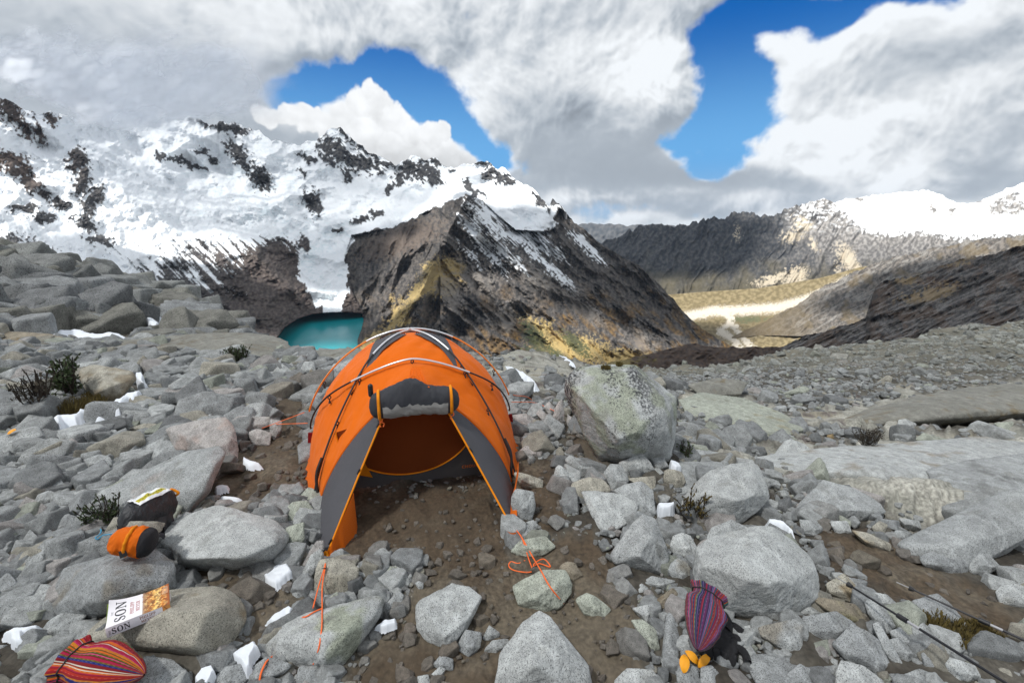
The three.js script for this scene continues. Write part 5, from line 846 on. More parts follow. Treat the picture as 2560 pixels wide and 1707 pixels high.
// ------------------------------------------------------------------ finding the surface along a sight line
scene.updateMatrixWorld(true);
const caster = new THREE.Raycaster(), solids = scene.children.filter((o) => o.isMesh && /^(boulder|stone|bedrock_slab)/.test(o.name));
function surf(u, v, up = 0) {   // nearest rock or ground along the sight line, raised by up
  const d = sight(u, v), dir = V(...d).normalize(); caster.set(V(0, EYE, 0), dir);
  const t = groundHit(u, v), p = V(d[0] * t, EYE + d[1] * t, d[2] * t); let best = p.distanceTo(V(0, EYE, 0)), q = p;
  for (const h of caster.intersectObjects(solids, false)) if (h.distance < best) { best = h.distance; q = h.point; }
  q.y += up; return q;
}
// ------------------------------------------------------------------ the tent
const TENT = V(-0.86, 0.0, -3.75), TURN = Math.atan2(0.232, 0.973);
const tent = thing('dome_tent', 'orange dome tent with dark grey front panels and its door rolled up', 'tent', TENT); tent.rotation.y = TURN;
const toTent = (p) => { const q = p.clone().sub(TENT); return V(q.x * Math.cos(TURN) - q.z * Math.sin(TURN), q.y, q.x * Math.sin(TURN) + q.z * Math.cos(TURN)); };
const WEAVE = dataTex(256, (x, y) => { const v = 0.5 + 0.2 * Math.sin(x * 6.2832 * 48) * Math.sin(y * 6.2832 * 48) + 0.3 * tileN(x, y, 5, 4); return [v, v, v]; }, false); WEAVE.repeat.set(3, 3);
const fabric = (c, o = {}) => new THREE.MeshPhysicalMaterial({ color: rgb(...c), roughness: 0.62, side: THREE.DoubleSide, bumpMap: WEAVE, bumpScale: 0.004, specularIntensity: 0.35, ...o });
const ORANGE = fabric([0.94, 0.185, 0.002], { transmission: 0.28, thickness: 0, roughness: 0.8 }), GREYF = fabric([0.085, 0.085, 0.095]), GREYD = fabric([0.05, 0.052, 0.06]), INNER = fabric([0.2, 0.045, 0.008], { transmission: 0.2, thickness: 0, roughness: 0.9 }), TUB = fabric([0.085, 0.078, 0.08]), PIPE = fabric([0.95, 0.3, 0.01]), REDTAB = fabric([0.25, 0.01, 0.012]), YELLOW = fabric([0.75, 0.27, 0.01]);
const POLEBLACK = std({ color: rgb(0.025, 0.02, 0.02), roughness: 0.45 }), SILVER = std({ color: rgb(0.75, 0.75, 0.77), roughness: 0.3, metalness: 0.55 }), POLEORANGE = std({ color: rgb(0.85, 0.25, 0.02), roughness: 0.4 }), BLACKPL = std({ color: rgb(0.015, 0.015, 0.017), roughness: 0.5 }), CORD = std({ color: rgb(0.9, 0.16, 0.03), roughness: 0.8 }), WINDOW = new THREE.MeshPhysicalMaterial({ color: rgb(0.3, 0.29, 0.28), roughness: 0.28, side: THREE.DoubleSide, clearcoat: 0.5, clearcoatRoughness: 0.3 });
const ST = [[-1.02, 0.3, 0.06, 1.8], [-0.95, 0.48, 0.32, 1.8], [-0.72, 0.72, 0.72, 1.78], [-0.35, 0.84, 0.98, 1.85], [0, 0.87, 1.05, 1.88], [0.25, 0.85, 1.015, 1.78], [0.45, 0.80, 0.935, 1.6], [0.62, 0.745, 0.88, 1.5], [0.78, 0.69, 0.82, 1.45]];
const stCurve = [1, 2, 3].map((k) => new THREE.CatmullRomCurve3(ST.map((s) => V(s[0], s[k], 0)), false, 'centripetal'));
const stTable = []; for (let i = 0; i <= 400; i++) { const p = stCurve.map((c) => c.getPoint(i / 400)); stTable.push([p[0].x, p[0].y, p[1].y, p[2].y]); }
function station(w) { if (w <= stTable[0][0]) return stTable[0].slice(1); for (let i = 1; i < stTable.length; i++) if (stTable[i][0] >= w) { const a = stTable[i - 1], b = stTable[i], t = (w - a[0]) / (b[0] - a[0] || 1); return [1, 2, 3].map((k) => lerp(a[k], b[k], t)); } return stTable[400].slice(1); }
const archPt = (w, th, grow = 0) => { const [b, h, n] = station(w), c = Math.cos(th), s = Math.sin(th); return V(-(b + grow) * Math.sign(c) * Math.pow(Math.abs(c), 2 / n), (h + grow * 0.8) * Math.pow(Math.max(s, 0), 2 / n), w); };
const roof = (u, w, grow = 0) => { const [b, h, n] = station(w), q = 1 - Math.pow(Math.min(1, Math.abs(u) / (b + grow)), n); return (h + grow * 0.8) * Math.pow(Math.max(q, 0), 1 / n); };
// canopy: taut between the clip lines, with fine creases
{
  const g = gridGeo(150, 110, (i, j) => {
    const w = lerp(-1.02, 0.78, j / 110), th = Math.PI * i / 150, p = archPt(w, th), k = Math.min(1, p.y * 4);
    const ten = 0.018 * Math.cos(p.x / 0.34 * Math.PI) * Math.sin((w + 0.1) / 0.3 * Math.PI), wr = 0.006 * fbm3(p.x * 9 + p.y * 5, p.y * 4, w * 14, 3) + 0.004 * Math.sin(p.x * 34 + w * 18 + 4 * n2(w * 3, p.x * 3)) * sst(0.1, 0.8, n2(p.x * 4, w * 4) + 0.4);
    const nrm = V(p.x, p.y * 0.9, w * 0.5).normalize();
    return p.addScaledVector(nrm, (ten * 0.6 + wr) * k);
  }, (i, j) => [i / 150 * 2.2, j / 110 * 1.8]);
  part('canopy', g, ORANGE, tent);
}
const archEdge = []; for (let i = 0; i <= 48; i++) archEdge.push(archPt(0.782, Math.PI * i / 48));
part('arch_hem', tube(archEdge, 0.013, 90, 6), ORANGE, tent);
// grey front panels, left and right, each with orange piping along the door opening
const STAKE = V(0.57, 0.02, 1.34), HEAD = V(0.2, 0.715, 0.86);
for (const s of [-1, 1]) {
  const edge = (t) => V(lerp(STAKE.x, HEAD.x, t) * s, lerp(STAKE.y, HEAD.y, t), lerp(STAKE.z, HEAD.z, t) - 0.03 * Math.sin(t * Math.PI)), arch = (t) => { const th = t * 1.17; const p = archPt(0.79, s < 0 ? th : Math.PI - th); p.y = Math.max(p.y, 0.01); return p; };
  const g = gridGeo(26, 50, (i, j) => { const t = j / 50, q = i / 26, a = arch(t), e = edge(t), p = a.lerp(e, q); p.z += 0.05 * Math.sin(q * Math.PI) * (1 - t) + 0.006 * fbm3(p.x * 8, p.y * 4, p.z * 8, 3); p.x += s * 0.03 * Math.sin(q * Math.PI) * (1 - t); return p; }, (i, j) => [i / 26 * 0.5, j / 50]);
  const panel = part('front_panel', g, GREYF, tent, s < 0 ? 'left dark grey front panel' : 'right dark grey front panel');
  const pts = []; for (let k = 0; k <= 12; k++) pts.push(edge(k / 12).add(V(0, 0, 0.006))); part('piping', tube(pts, 0.0065, 40, 6), PIPE, panel);
  for (const t of s < 0 ? [0.1, 0.55, 0.9] : [0.62]) { const p = edge(t); const b = part('tab', new THREE.CapsuleGeometry(0.006, 0.03, 3, 6), BLACKPL, panel); b.position.set(p.x + s * 0.012, p.y, p.z + 0.012); b.rotation.z = s * 0.5; }
  // stake loop
  const lp = part('stake_loop', tube([V(STAKE.x * s, 0.05, 1.33), V((STAKE.x - 0.012) * s, 0.02, 1.36), V((STAKE.x + 0.012) * s, -0.01, 1.37), V((STAKE.x + 0.014) * s, 0.03, 1.345)], 0.009, 20, 6, true), PIPE, tent); void lp;
}
// snow skirts at the door corners
part('snow_skirt', gridGeo(14, 14, (i, j) => { const q = i / 14, t = j / 14, a = V(-0.565, 0.03, 1.35).lerp(V(-0.41, 0.3, 1.13), t), b = V(-0.55, -0.01, 1.36).lerp(V(-0.40, -0.01, 1.28 - 0.18 * t), t), p = a.lerp(b, q); p.x += 0.012 * Math.sin(t * 17) * q; p.z += 0.02 * Math.sin(t * 11 + 1) * q; return p; }), ORANGE, tent);
part('snow_skirt', gridGeo(10, 14, (i, j) => { const q = i / 10, t = j / 14, p = V(lerp(0.55, 0.68, t), lerp(0.0, 0.26, t) * q + 0.015, lerp(1.38, 0.92, t)); p.x -= 0.05 * Math.sin(q * 3.1) * (1 - t) - 0.03 * q; p.z += 0.03 * Math.sin(t * 9) * q; return p; }), ORANGE, tent);
part('snow_skirt', gridGeo(8, 12, (i, j) => { const q = i / 8, a = j / 12 * 3.6; return V(0.55 - 0.03 * Math.sin(a) * 1.2, 0.07 * (1 - q) + 0.004, 1.37 + 0.05 * (1 - Math.cos(a)) * 0.8); }), ORANGE, tent);
for (const s of [-1, 1]) part('snow_skirt', gridGeo(40, 4, (i, j) => { const w = lerp(-0.9, 0.72, i / 40), [b] = station(w), q = j / 4; return V(s * (b - 0.01 + q * (0.05 + 0.03 * n2(w * 5, s))), 0.06 * (1 - q) * 1.0 + 0.008, w + 0.01 * n2(w * 9, q)); }), ORANGE, tent);
// inner tent: grey tub, dark mesh door with orange piping
{
  const W = 0.63, wall = new THREE.Shape(), n = 40;
  for (let i = 0; i <= n; i++) { const p = archPt(W, Math.PI * i / n, -0.035); i ? wall.lineTo(p.x, Math.max(p.y, 0)) : wall.moveTo(p.x, Math.max(p.y, 0)); }
  const g = new THREE.ShapeGeometry(wall, 12); g.translate(0, 0, W); const inner = part('inner_wall', g, TUB, tent, 'grey lower wall of the inner tent');
  const d = new THREE.Shape(), P = [];
  for (let i = 0; i <= 30; i++) { const a = Math.PI + Math.PI * i / 30, x = -0.06 + 0.5 * Math.cos(a), y = 0.5 + 0.39 * Math.sin(a); P.push(V(x, y, W + 0.012)); i ? d.lineTo(x, y) : d.moveTo(x, y); }
  for (let i = 30; i >= 0; i--) { const p = archPt(W, Math.PI * (0.22 + 0.56 * (1 - i / 30)), -0.06); if (p.y > 0.5) d.lineTo(-p.x, p.y); }
  const dg = new THREE.ShapeGeometry(d, 12); dg.translate(0, 0, W + 0.006);
  const door = part('inner_door', dg, INNER, tent, 'dark orange inner door'); part('piping', tube(P, 0.006, 60, 6), PIPE, door);
  part('door_flap', gridGeo(4, 6, (i, j) => { const t = j / 6; return V(lerp(-0.5, -0.33 - 0.1 * t, i / 4), lerp(0.15, 0.42, t) + 0.01 * Math.sin(i), W + 0.02 + 0.01 * i); }), YELLOW, inner);
  part('pocket', gridGeo(4, 6, (i, j) => V(lerp(0.47, 0.54, i / 4) + 0.02 * Math.sin(j), lerp(0.18, 0.34, j / 6), W + 0.02)), PIPE, inner);
  const font = await new FontLoader().loadAsync('fonts/droid/droid_sans_bold.typeface.json');
  const tg = new TextGeometry('CHOUCAS', { font, size: 0.024, depth: 0.001, curveSegments: 3 }); tg.scale(1.15, 1, 1); tg.translate(0.33, 0.1, W + 0.003);
  part('lettering', tg, std({ color: rgb(0.55, 0.14, 0.03) }), inner);
}
// vents: grey cloth triangles on either side of the top
for (const s of [-1, 1]) {
  const poly = [[0.03, 0.06], [0.17, -0.08], [0.29, -0.08], [0.35, 0.36], [0.32, 0.37], [0.22, 0.23], [0.12, 0.15]], tri = THREE.ShapeUtils.triangulateShape(poly.map(([a, b]) => new THREE.Vector2(a, b)), []), v = [], add = (a, b, c, d) => { if (!d) { for (const [x, y] of [a, b, c]) v.push(s * x, roof(x, y) + 0.016, y); return; } const m = (p, q) => [(p[0] + q[0]) / 2, (p[1] + q[1]) / 2], ab = m(a, b), bc = m(b, c), ca = m(c, a); add(a, ab, ca, d - 1); add(ab, b, bc, d - 1); add(ca, bc, c, d - 1); add(ab, bc, ca, d - 1); };
  for (const [a, b, c] of tri) add(poly[a], poly[b], poly[c], 3);
  const g = new THREE.BufferGeometry(); g.setAttribute('position', new THREE.Float32BufferAttribute(v, 3)); g.setAttribute('uv', new THREE.Float32BufferAttribute(v.filter((_, i) => i % 3 !== 1), 2)); const h = mergeVertices(g); h.computeVertexNormals();
  part('vent', h, GREYF, tent);
}
// poles
const along = (f, a, b, n = 40) => { const p = []; for (let i = 0; i <= n; i++) p.push(f(lerp(a, b, i / n))); return p; };
const clip = (p, parent = tent) => { const c = part('clip', new THREE.TorusGeometry(0.012, 0.0045, 5, 10), BLACKPL, parent); c.position.copy(p); c.rotation.y = 0.6; const k = part('clip', new THREE.ConeGeometry(0.012, 0.04, 5), BLACKPL, parent); k.position.copy(p).add(V(0, -0.024, 0.006)); };
for (const s of [-1, 1]) {
  const f = (t) => { const u = s * lerp(0.74, -0.74, t), w = lerp(0.72, -0.86, t); const y = Math.max(0.005, roof(u, w, 0.035)); return V(u, y, w); };
  const pole = part('pole', tube(along(f, 0, 1, 60), 0.0072, 140, 7), POLEBLACK, tent, 'crossing pole');
  part('silver_section', tube(along(f, 0.3, 0.56, 20), 0.0082, 40, 7), SILVER, pole);
  for (const t of [0.12, 0.24, 0.37, 0.46]) { const p = f(t); p.y -= 0.02; clip(p); }
  // anchor strap at the foot
  part('foot_strap', tube([f(0.055).add(V(s * 0.01, 0.0, 0.02)), f(0.03).add(V(s * 0.012, 0, 0.02)), V(s * 0.7, 0.0, 0.74)], 0.011, 14, 5), BLACKPL, tent);
  const tb = part('web_tab', new THREE.ConeGeometry(0.007, 0.06, 4), BLACKPL, tent); tb.position.copy(f(0.2)).add(V(s * 0.004, -0.035, 0.012)); tb.rotation.z = s * 0.5;
}
{
  const f = (ph) => { const u = -0.875 * Math.cos(ph), w = -0.1 + 0.56 * Math.sin(ph); const [b] = station(w); return V(u, Math.max(0.01, roof(u * b / Math.max(b, 0.87), w, 0.035)), w); };
  const hoop = part('pole', tube(along(f, 0.02, Math.PI - 0.02, 60), 0.0072, 140, 7), POLEBLACK, tent, 'front hoop pole');
  part('silver_section', tube(along(f, 1.02, 2.1, 24), 0.0082, 50, 7), SILVER, hoop);
  for (const a of [0.75, 1.1, 1.57, 2.05, 2.4]) { const p = f(a); p.y -= 0.02; clip(p); }
  const f2 = (ph) => { const u = -0.89 * Math.cos(ph), w = -0.16 + 0.1 * Math.sin(ph); return V(u, Math.max(0.01, roof(u * 0.95, w, 0.05)), w); };
  const hoop2 = part('pole', tube(along(f2, 0.02, Math.PI - 0.02, 60), 0.0072, 140, 7), POLEORANGE, tent, 'orange hoop pole over the top');
  part('silver_section', tube(along(f2, 1.15, 1.99, 24), 0.0082, 50, 7), SILVER, hoop2);
  for (const a of [0.6, 1.3, 1.84, 2.54]) { const p = f2(a); p.y -= 0.03; clip(p); }
  for (const s of [-1, 1]) { const b = part('pole_pocket', new THREE.BoxGeometry(0.035, 0.09, 0.02), REDTAB, tent); b.position.set(s * 0.885, 0.17, -0.06); b.rotation.z = s * 0.12; }
  // finial cords at the crossing
  part('top_knot', new THREE.ConeGeometry(0.006, 0.05, 5), BLACKPL, tent).position.copy(f2(1.57)).add(V(0, 0.02, 0));
}
// rolled-up door above the opening
{
  const rollPt = (q, th, o = 0) => {
    const x = lerp(-0.3, 0.3, q), e = Math.pow(Math.max(0, 1 - Math.pow(Math.abs(q * 2 - 1), 9)), 0.5), bump = Math.exp(-Math.pow((q - 0.45) / 0.2, 2));
    const up = Math.sin(th) > 0 ? 0.105 + 0.06 * bump : 0.088, wr = 1 + 0.1 * fbm3(x * 16, Math.cos(th) * 1.4, Math.sin(th) * 1.4 + x * 5, 3);
    return V(x, 0.765 + 0.012 * bump + (up * Math.sin(th) * wr + o * Math.sin(th)) * e, 0.885 + (0.062 * Math.cos(th) * wr + o * Math.cos(th)) * e);
  };
  const g = gridGeo(90, 48, (i, j) => rollPt(i / 90, -j / 48 * 6.28319), (i, j) => [i / 90, j / 48 * 0.6]);
  const roll = part('rolled_door', g, GREYD, tent, 'charcoal door rolled into a bundle');
  part('window_film', gridGeo(60, 16, (i, j) => { const q = lerp(0.15, 0.86, i / 60); return rollPt(q, lerp(-1.2, 0.02 + 0.18 * fbm2(q * 9, 2, 3), j / 16), 0.004); }), WINDOW, roll, 'silvery clear film of the door window');
  for (const q of [0.11, 0.9]) { const P = []; for (let k = 0; k < 24; k++) P.push(rollPt(q, k / 24 * 6.2832, 0.006)); part('strap', tube(P, 0.0105, 60, 6, true), PIPE, roll); }
  for (const [x, s] of [[-0.235, 1], [-0.22, -1], [0.24, 1]]) part('tie_cord', tube([V(x, 0.70, 0.9), V(x + 0.015 * s, 0.672, 0.915), V(x - 0.01 * s, 0.65, 0.91), V(x + 0.004, 0.63, 0.915)], 0.004, 16, 5), CORD, roll);
  part('toggle', new THREE.CapsuleGeometry(0.017, 0.06, 4, 8), BLACKPL, roll).position.set(-0.285, 0.865, 0.84);
  part('door_hem', tube([V(-0.28, 0.825, 0.83), V(-0.24, 0.80, 0.87), V(-0.15, 0.835, 0.89), V(-0.06, 0.9, 0.86), V(0.0, 0.93, 0.8), V(0.06, 0.9, 0.86), V(0.16, 0.86, 0.88), V(0.26, 0.84, 0.86)], 0.012, 50, 6), ORANGE, roll);
  part('gathered_cloth', gridGeo(16, 16, (i, j) => { const q = i / 16 - 0.5, t = j / 16; return V(0.02 + q * 0.16 * (1 - 0.6 * t), lerp(0.88, 0.975, t), lerp(0.9, 0.74, t) + 0.02 * Math.sin(q * 30 + t * 4) * (1 - t)); }), ORANGE, roll);
}
// side flap and guy lines
{
  const a = toTent(surf(1246, 1058, 0.16)), b = toTent(surf(1289, 1074, 0.04)), c = toTent(surf(1256, 1092, 0.01));
  part('guy_flap', gridGeo(8, 8, (i, j) => { const p = a.clone().lerp(b, i / 8).lerp(c, j / 8); p.y += 0.02 * Math.sin(i * 0.9) * Math.sin(j * 0.8); return p; }), ORANGE, tent);
  const line = (P, r = 0.0035) => part('guy_line', tube(P.map((p) => (Array.isArray(p) ? toTent(surf(p[0], p[1], p[2] ?? 0.006)) : p)), r, P.length * 14, 5), CORD, tent);
  line([V(-0.9, 0.42, -0.02), [655, 1072]]); line([V(-0.88, 0.33, 0.0), [690, 1062]]); line([V(0.9, 0.42, -0.02), [1330, 1010, 0.05], [1374, 1060]]); line([V(0.88, 0.36, 0.0), [1345, 1015, 0.03], [1410, 1040]]);
  const ring = toTent(surf(811, 1428, 0.02));
  line([V(-0.57, 0.03, 1.35), ring, [800, 1480, 0.05], [783, 1528, 0.02]]); line([V(-0.57, 0.04, 1.36), ring.clone().add(V(0.004, 0, 0)), [808, 1480, 0.05], [805, 1530, 0.005], [803, 1580, 0.004], [797, 1620, 0.004], [783, 1662, 0.004]]);
  line([[805, 1523, 0.006], [785, 1532, 0.006], [766, 1543, 0.006], [733, 1548, 0.01]]); line([[680, 1643, 0.004], [664, 1662, 0.01], [652, 1690, 0.01], [648, 1725, 0.01]], 0.0045);
  const rg = part('line_ring', new THREE.TorusGeometry(0.013, 0.0022, 6, 20), BLACKPL, tent); rg.position.copy(ring); rg.rotation.x = 0.9;
  line([V(0.575, 0.04, 1.35), [1304, 1350, 0.02], [1330, 1400, 0.03], [1352, 1428, 0.006], [1375, 1468, 0.004], [1409, 1510, 0.004]], 0.004);
  line([V(0.58, 0.03, 1.36), [1306, 1352, 0.01], [1322, 1402, 0.012], [1333, 1432, 0.012]]); line([[1313, 1404, 0.008], [1295, 1411, 0.008], [1277, 1407, 0.008], [1272, 1418, 0.008], [1284, 1428, 0.008], [1330, 1432, 0.01], [1336, 1416, 0.02], [1360, 1405, 0.02], [1376, 1420, 0.008], [1348, 1412, 0.008], [1332, 1420, 0.01]]);
}
// ------------------------------------------------------------------ things lying about
// paperback with its cover curling up
{
  const mid = surf(352, 1548, 0.012), onLevel = (u, v) => { const q = sight(u, v); return atDepth(u, v, (mid.y - EYE) / q[1]); }, d = onLevel(430, 1524).sub(onLevel(300, 1576)).normalize(), L = 0.225, WD = 0.145, TH = 0.044;
  const nrm = V(0, 1, 0).addScaledVector(d, -d.y).normalize(), ac = V().crossVectors(nrm, d).normalize();   // ac points away from the viewer
  if (ac.z > 0) ac.negate(); nrm.addScaledVector(ac, 0.02).normalize(); ac.addScaledVector(nrm, -ac.dot(nrm)).normalize();
  const o = mid.clone().addScaledVector(d, -L / 2).addScaledVector(ac, -WD * 0.35);
  const book = thing('paperback_book', 'worn paperback with a curled white and sunset cover on the tan boulder', 'book', o);
  const at = (l, a, h) => V().addScaledVector(d, l).addScaledVector(ac, a).addScaledVector(nrm, h);
  const PAPER = std({ color: rgb(0.72, 0.66, 0.5), side: THREE.DoubleSide, map: dataTex(256, (x, y) => { const v = 0.86 + 0.12 * n2(3, y * 160) + 0.04 * n2(x * 20, y * 20); return [v, v, v]; }) });
  const pages = (f) => gridGeo(10, 8, f);
  part('page_block', mergeGeometries([pages((i, j) => at(lerp(0.004, L - 0.003, i / 10), lerp(0, WD, j / 8), TH - 0.001)), pages((i, j) => at(0.004, lerp(0, WD, i / 10), lerp(0, TH - 0.001, j / 8))), pages((i, j) => at(lerp(0.004, L - 0.003, i / 10), WD, lerp(0, TH - 0.001, j / 8))), pages((i, j) => at(L - 0.003, lerp(0, WD, i / 10), lerp(0, TH - 0.001, j / 8)))]), PAPER, book);
  const cover = canvasTex(512, 790, (c, w, h) => {
    c.fillStyle = '#e9e6ea'; c.fillRect(0, 0, w, h);
    c.fillStyle = '#2b2a2e'; c.textAlign = 'center'; c.font = '34px serif'; c.fillText('THE', w / 2, 70); c.font = 'bold 190px serif'; c.fillText('SON', w / 2, 230);
    c.fillStyle = '#9c3c3a'; c.font = 'bold 66px serif'; c.fillText('PHILIPP', w / 2, 330); c.fillText('MEYER', w / 2, 404);
    const g = c.createLinearGradient(0, 440, 0, h); g.addColorStop(0, '#a8907f'); g.addColorStop(0.35, '#d98a2e'); g.addColorStop(0.55, '#f6d17a'); g.addColorStop(0.75, '#d9822a'); g.addColorStop(1, '#8f4a1c'); c.fillStyle = g; c.fillRect(0, 440, w, h - 440);
    for (let k = 0; k < 260; k++) { const x = (k * 197) % w, y = 470 + (k * k * 31) % 300; c.fillStyle = ['rgba(120,60,20,.35)', 'rgba(255,225,150,.35)', 'rgba(70,35,20,.3)'][k % 3]; c.beginPath(); c.ellipse(x, y, 12 + (k * 7) % 46, 5 + (k * 3) % 16, (k % 7) * 0.3 - 0.9, 0, 7); c.fill(); }
    c.fillStyle = '#f2e3c4'; c.font = '18px serif'; for (let k = 0; k < 6; k++) c.fillRect(300, 700 + k * 13, 150 + (k * 37) % 40, 3);
  });
  const curl = (t, a) => 0.04 * Math.pow(1 - t, 3) * Math.pow(a, 1.6) + 0.004 * Math.pow(a, 2) + 0.007 * Math.pow(t, 6) * a;
  part('front_cover', gridGeo(20, 24, (i, j) => { const t = i / 20, a = j / 24; return at(t * L + 0.012 * Math.pow(1 - t, 3) * a, a * WD * (1 - 0.08 * Math.pow(1 - t, 2) * a), TH + 0.001 + curl(t, a)); }, (i, j) => [j / 24, 1 - i / 20]), std({ map: cover, side: THREE.DoubleSide, roughness: 0.4 }), book, 'white and orange front cover');
  const spine = canvasTex(790, 120, (c, w, h) => { c.fillStyle = '#dedbe2'; c.fillRect(0, 0, w, h); c.fillStyle = '#26252a'; c.font = 'bold 30px serif'; c.save(); c.translate(52, 98); c.rotate(-Math.PI / 2); c.fillText('THE', 0, 0); c.restore(); c.font = 'bold 104px serif'; c.fillText('SON', 62, 96); c.fillStyle = '#7c4a38'; c.font = 'bold 48px serif'; c.fillText('PHILIPP', 400, 52); c.fillText('MEYER', 410, 102); c.fillStyle = '#c98a4a'; c.fillRect(690, 0, 100, h); c.fillStyle = '#8e4d22'; for (let k = 0; k < 12; k++) c.fillRect(700 + (k * 31) % 80, (k * 43) % 110, 20, 6); });
  part('spine', gridGeo(20, 4, (i, j) => at(i / 20 * L, -0.002 - 0.002 * Math.sin(j / 4 * 3.14), lerp(TH + 0.001, 0, j / 4)), (i, j) => [i / 20, 1 - j / 4]), std({ map: spine, side: THREE.DoubleSide, roughness: 0.4 }), book);
  part('end_paper', gridGeo(8, 10, (i, j) => { const t = i / 8 * 0.3, a = lerp(0.15, 1, j / 10); return at(t * L + 0.001, a * WD, TH + 0.0008 + 0.45 * curl(t, a)); }), std({ color: rgb(0.14, 0.2, 0.03), side: THREE.DoubleSide }), book, 'green page under the cover');
  part('back_cover', gridGeo(2, 2, (i, j) => at(i / 2 * L, j / 2 * WD, -0.001)), std({ color: rgb(0.7, 0.68, 0.66), side: THREE.DoubleSide }), book);
}
// woven pouches
const STRIPES_A = ['#8e1420', '#c22a1c', '#e06a1e', '#6a5a14', '#c81c62', '#2a2a7a', '#14704a', '#a01826', '#d6861e', '#3a1420', '#b81a48', '#e03a80', '#54500f', '#101018', '#c0521a', '#7a101c', '#1a8050', '#e8e0d0', '#1c2c80'];
const STRIPES_B = ['#5a4a8a', '#8a1c3a', '#2a3a70', '#a8342a', '#4a4060', '#1a8060', '#6a2a5a', '#b03a4a', '#30305a', '#7a6aa0', '#902a30', '#205a70', '#c04a80', '#3a2a50', '#8a5a4a'];
const stripeTex = (cols, n, seed) => canvasTex(1024, 128, (c, w, h) => { let s = seed; const rd = () => { s = (s * 1664525 + 1013904223) >>> 0; return s / 4294967296; }; let x = 0; while (x < w) { const b = n * (0.3 + rd() * rd() * 1.8); c.fillStyle = cols[Math.floor(rd() * cols.length)]; c.fillRect(x, 0, b + 1, h); if (rd() < 0.3) { c.fillStyle = 'rgba(235,225,205,.7)'; for (let y = 0; y < h; y += 8) c.fillRect(x + b / 2, y, 2, 4); } x += b; } for (let k = 0; k < 5000; k++) { c.fillStyle = k % 2 ? 'rgba(0,0,0,.12)' : 'rgba(255,255,255,.06)'; c.fillRect(rd() * w, rd() * h, 1, 3); } });
const WOOL = { roughness: 1, sheen: 0.4, sheenRoughness: 0.6, side: THREE.DoubleSide, bumpMap: WEAVE, bumpScale: 0.006 };
function pouch(name, label, p, axis, up, L, R, tex, seed, mouth) {   // a soft bag: closed end at 0, mouth at 1
  const z = axis.clone().normalize(), x = V().crossVectors(up, z).normalize(), y = V().crossVectors(z, x), t = thing(name, label, 'pouch', p);
  const f = (a, q, grow = 0) => { const prof = Math.pow(Math.sin(Math.min(1, q * 1.3 + 0.004) * Math.PI / 2), 0.55) * (q > mouth ? 1 - 0.26 * sst(mouth, 0.86, q) + 0.2 * sst(0.88, 1, q) : 1), r = (R + grow) * prof * (1 + 0.09 * fbm3(Math.cos(a) * 1.5 + seed, Math.sin(a) * 1.5, q * 4, 3) + 0.05 * Math.sin(a * 9 + seed) * sst(mouth - 0.2, 0.95, q)); return V().addScaledVector(z, (q - 0.5) * L).addScaledVector(x, Math.cos(a) * r * 1.15).addScaledVector(y, Math.sin(a) * r * 0.82 + R * 0.7); };
  const m = new THREE.MeshPhysicalMaterial({ map: tex, ...WOOL });
  part('cloth', gridGeo(96, 60, (i, j) => f(i / 96 * 6.2832, j / 60), (i, j) => [i / 96 * 2, j / 60]), m, t);
  part('lining', gridGeo(40, 10, (i, j) => { const q = j / 10, k = f(i / 40 * 6.2832, 1 - 0.02 * q); const c = V().addScaledVector(z, (0.46 - 0.16 * q) * L).addScaledVector(y, R * 0.7); return k.lerp(c, q * 0.95); }), std({ color: rgb(0.16, 0.012, 0.012), side: THREE.DoubleSide }), t);
  const cd = []; for (let k = 0; k < 24; k++) cd.push(f(k / 24 * 6.2832, 0.9, 0.004)); part('drawstring', tube(cd, 0.003, 60, 5, true), BLACKPL, t);
  return t;
}
{
  const c = surf(282, 1700, 0); c.y = Math.max(c.y, 0.02) + 0.02;
  pouch('striped_pouch', 'red and orange striped woven pouch lying open at the lower left', atDepth(278, 1692, 1.88), atDepth(150, 1662, 1.92).sub(atDepth(400, 1712, 1.84)), V(0, 1, 0.15), 0.36, 0.085, stripeTex(STRIPES_A, 30, 5), 2, 0.62);
  pouch('striped_pouch', 'blue and red striped woven pouch standing by the black gloves', atDepth(1742, 1560, 2.02), atDepth(1768, 1465, 2.12).sub(atDepth(1735, 1620, 1.9)), V(0, 0.6, 0.8), 0.27, 0.08, stripeTex(STRIPES_B, 22, 11), 7, 0.7);
}
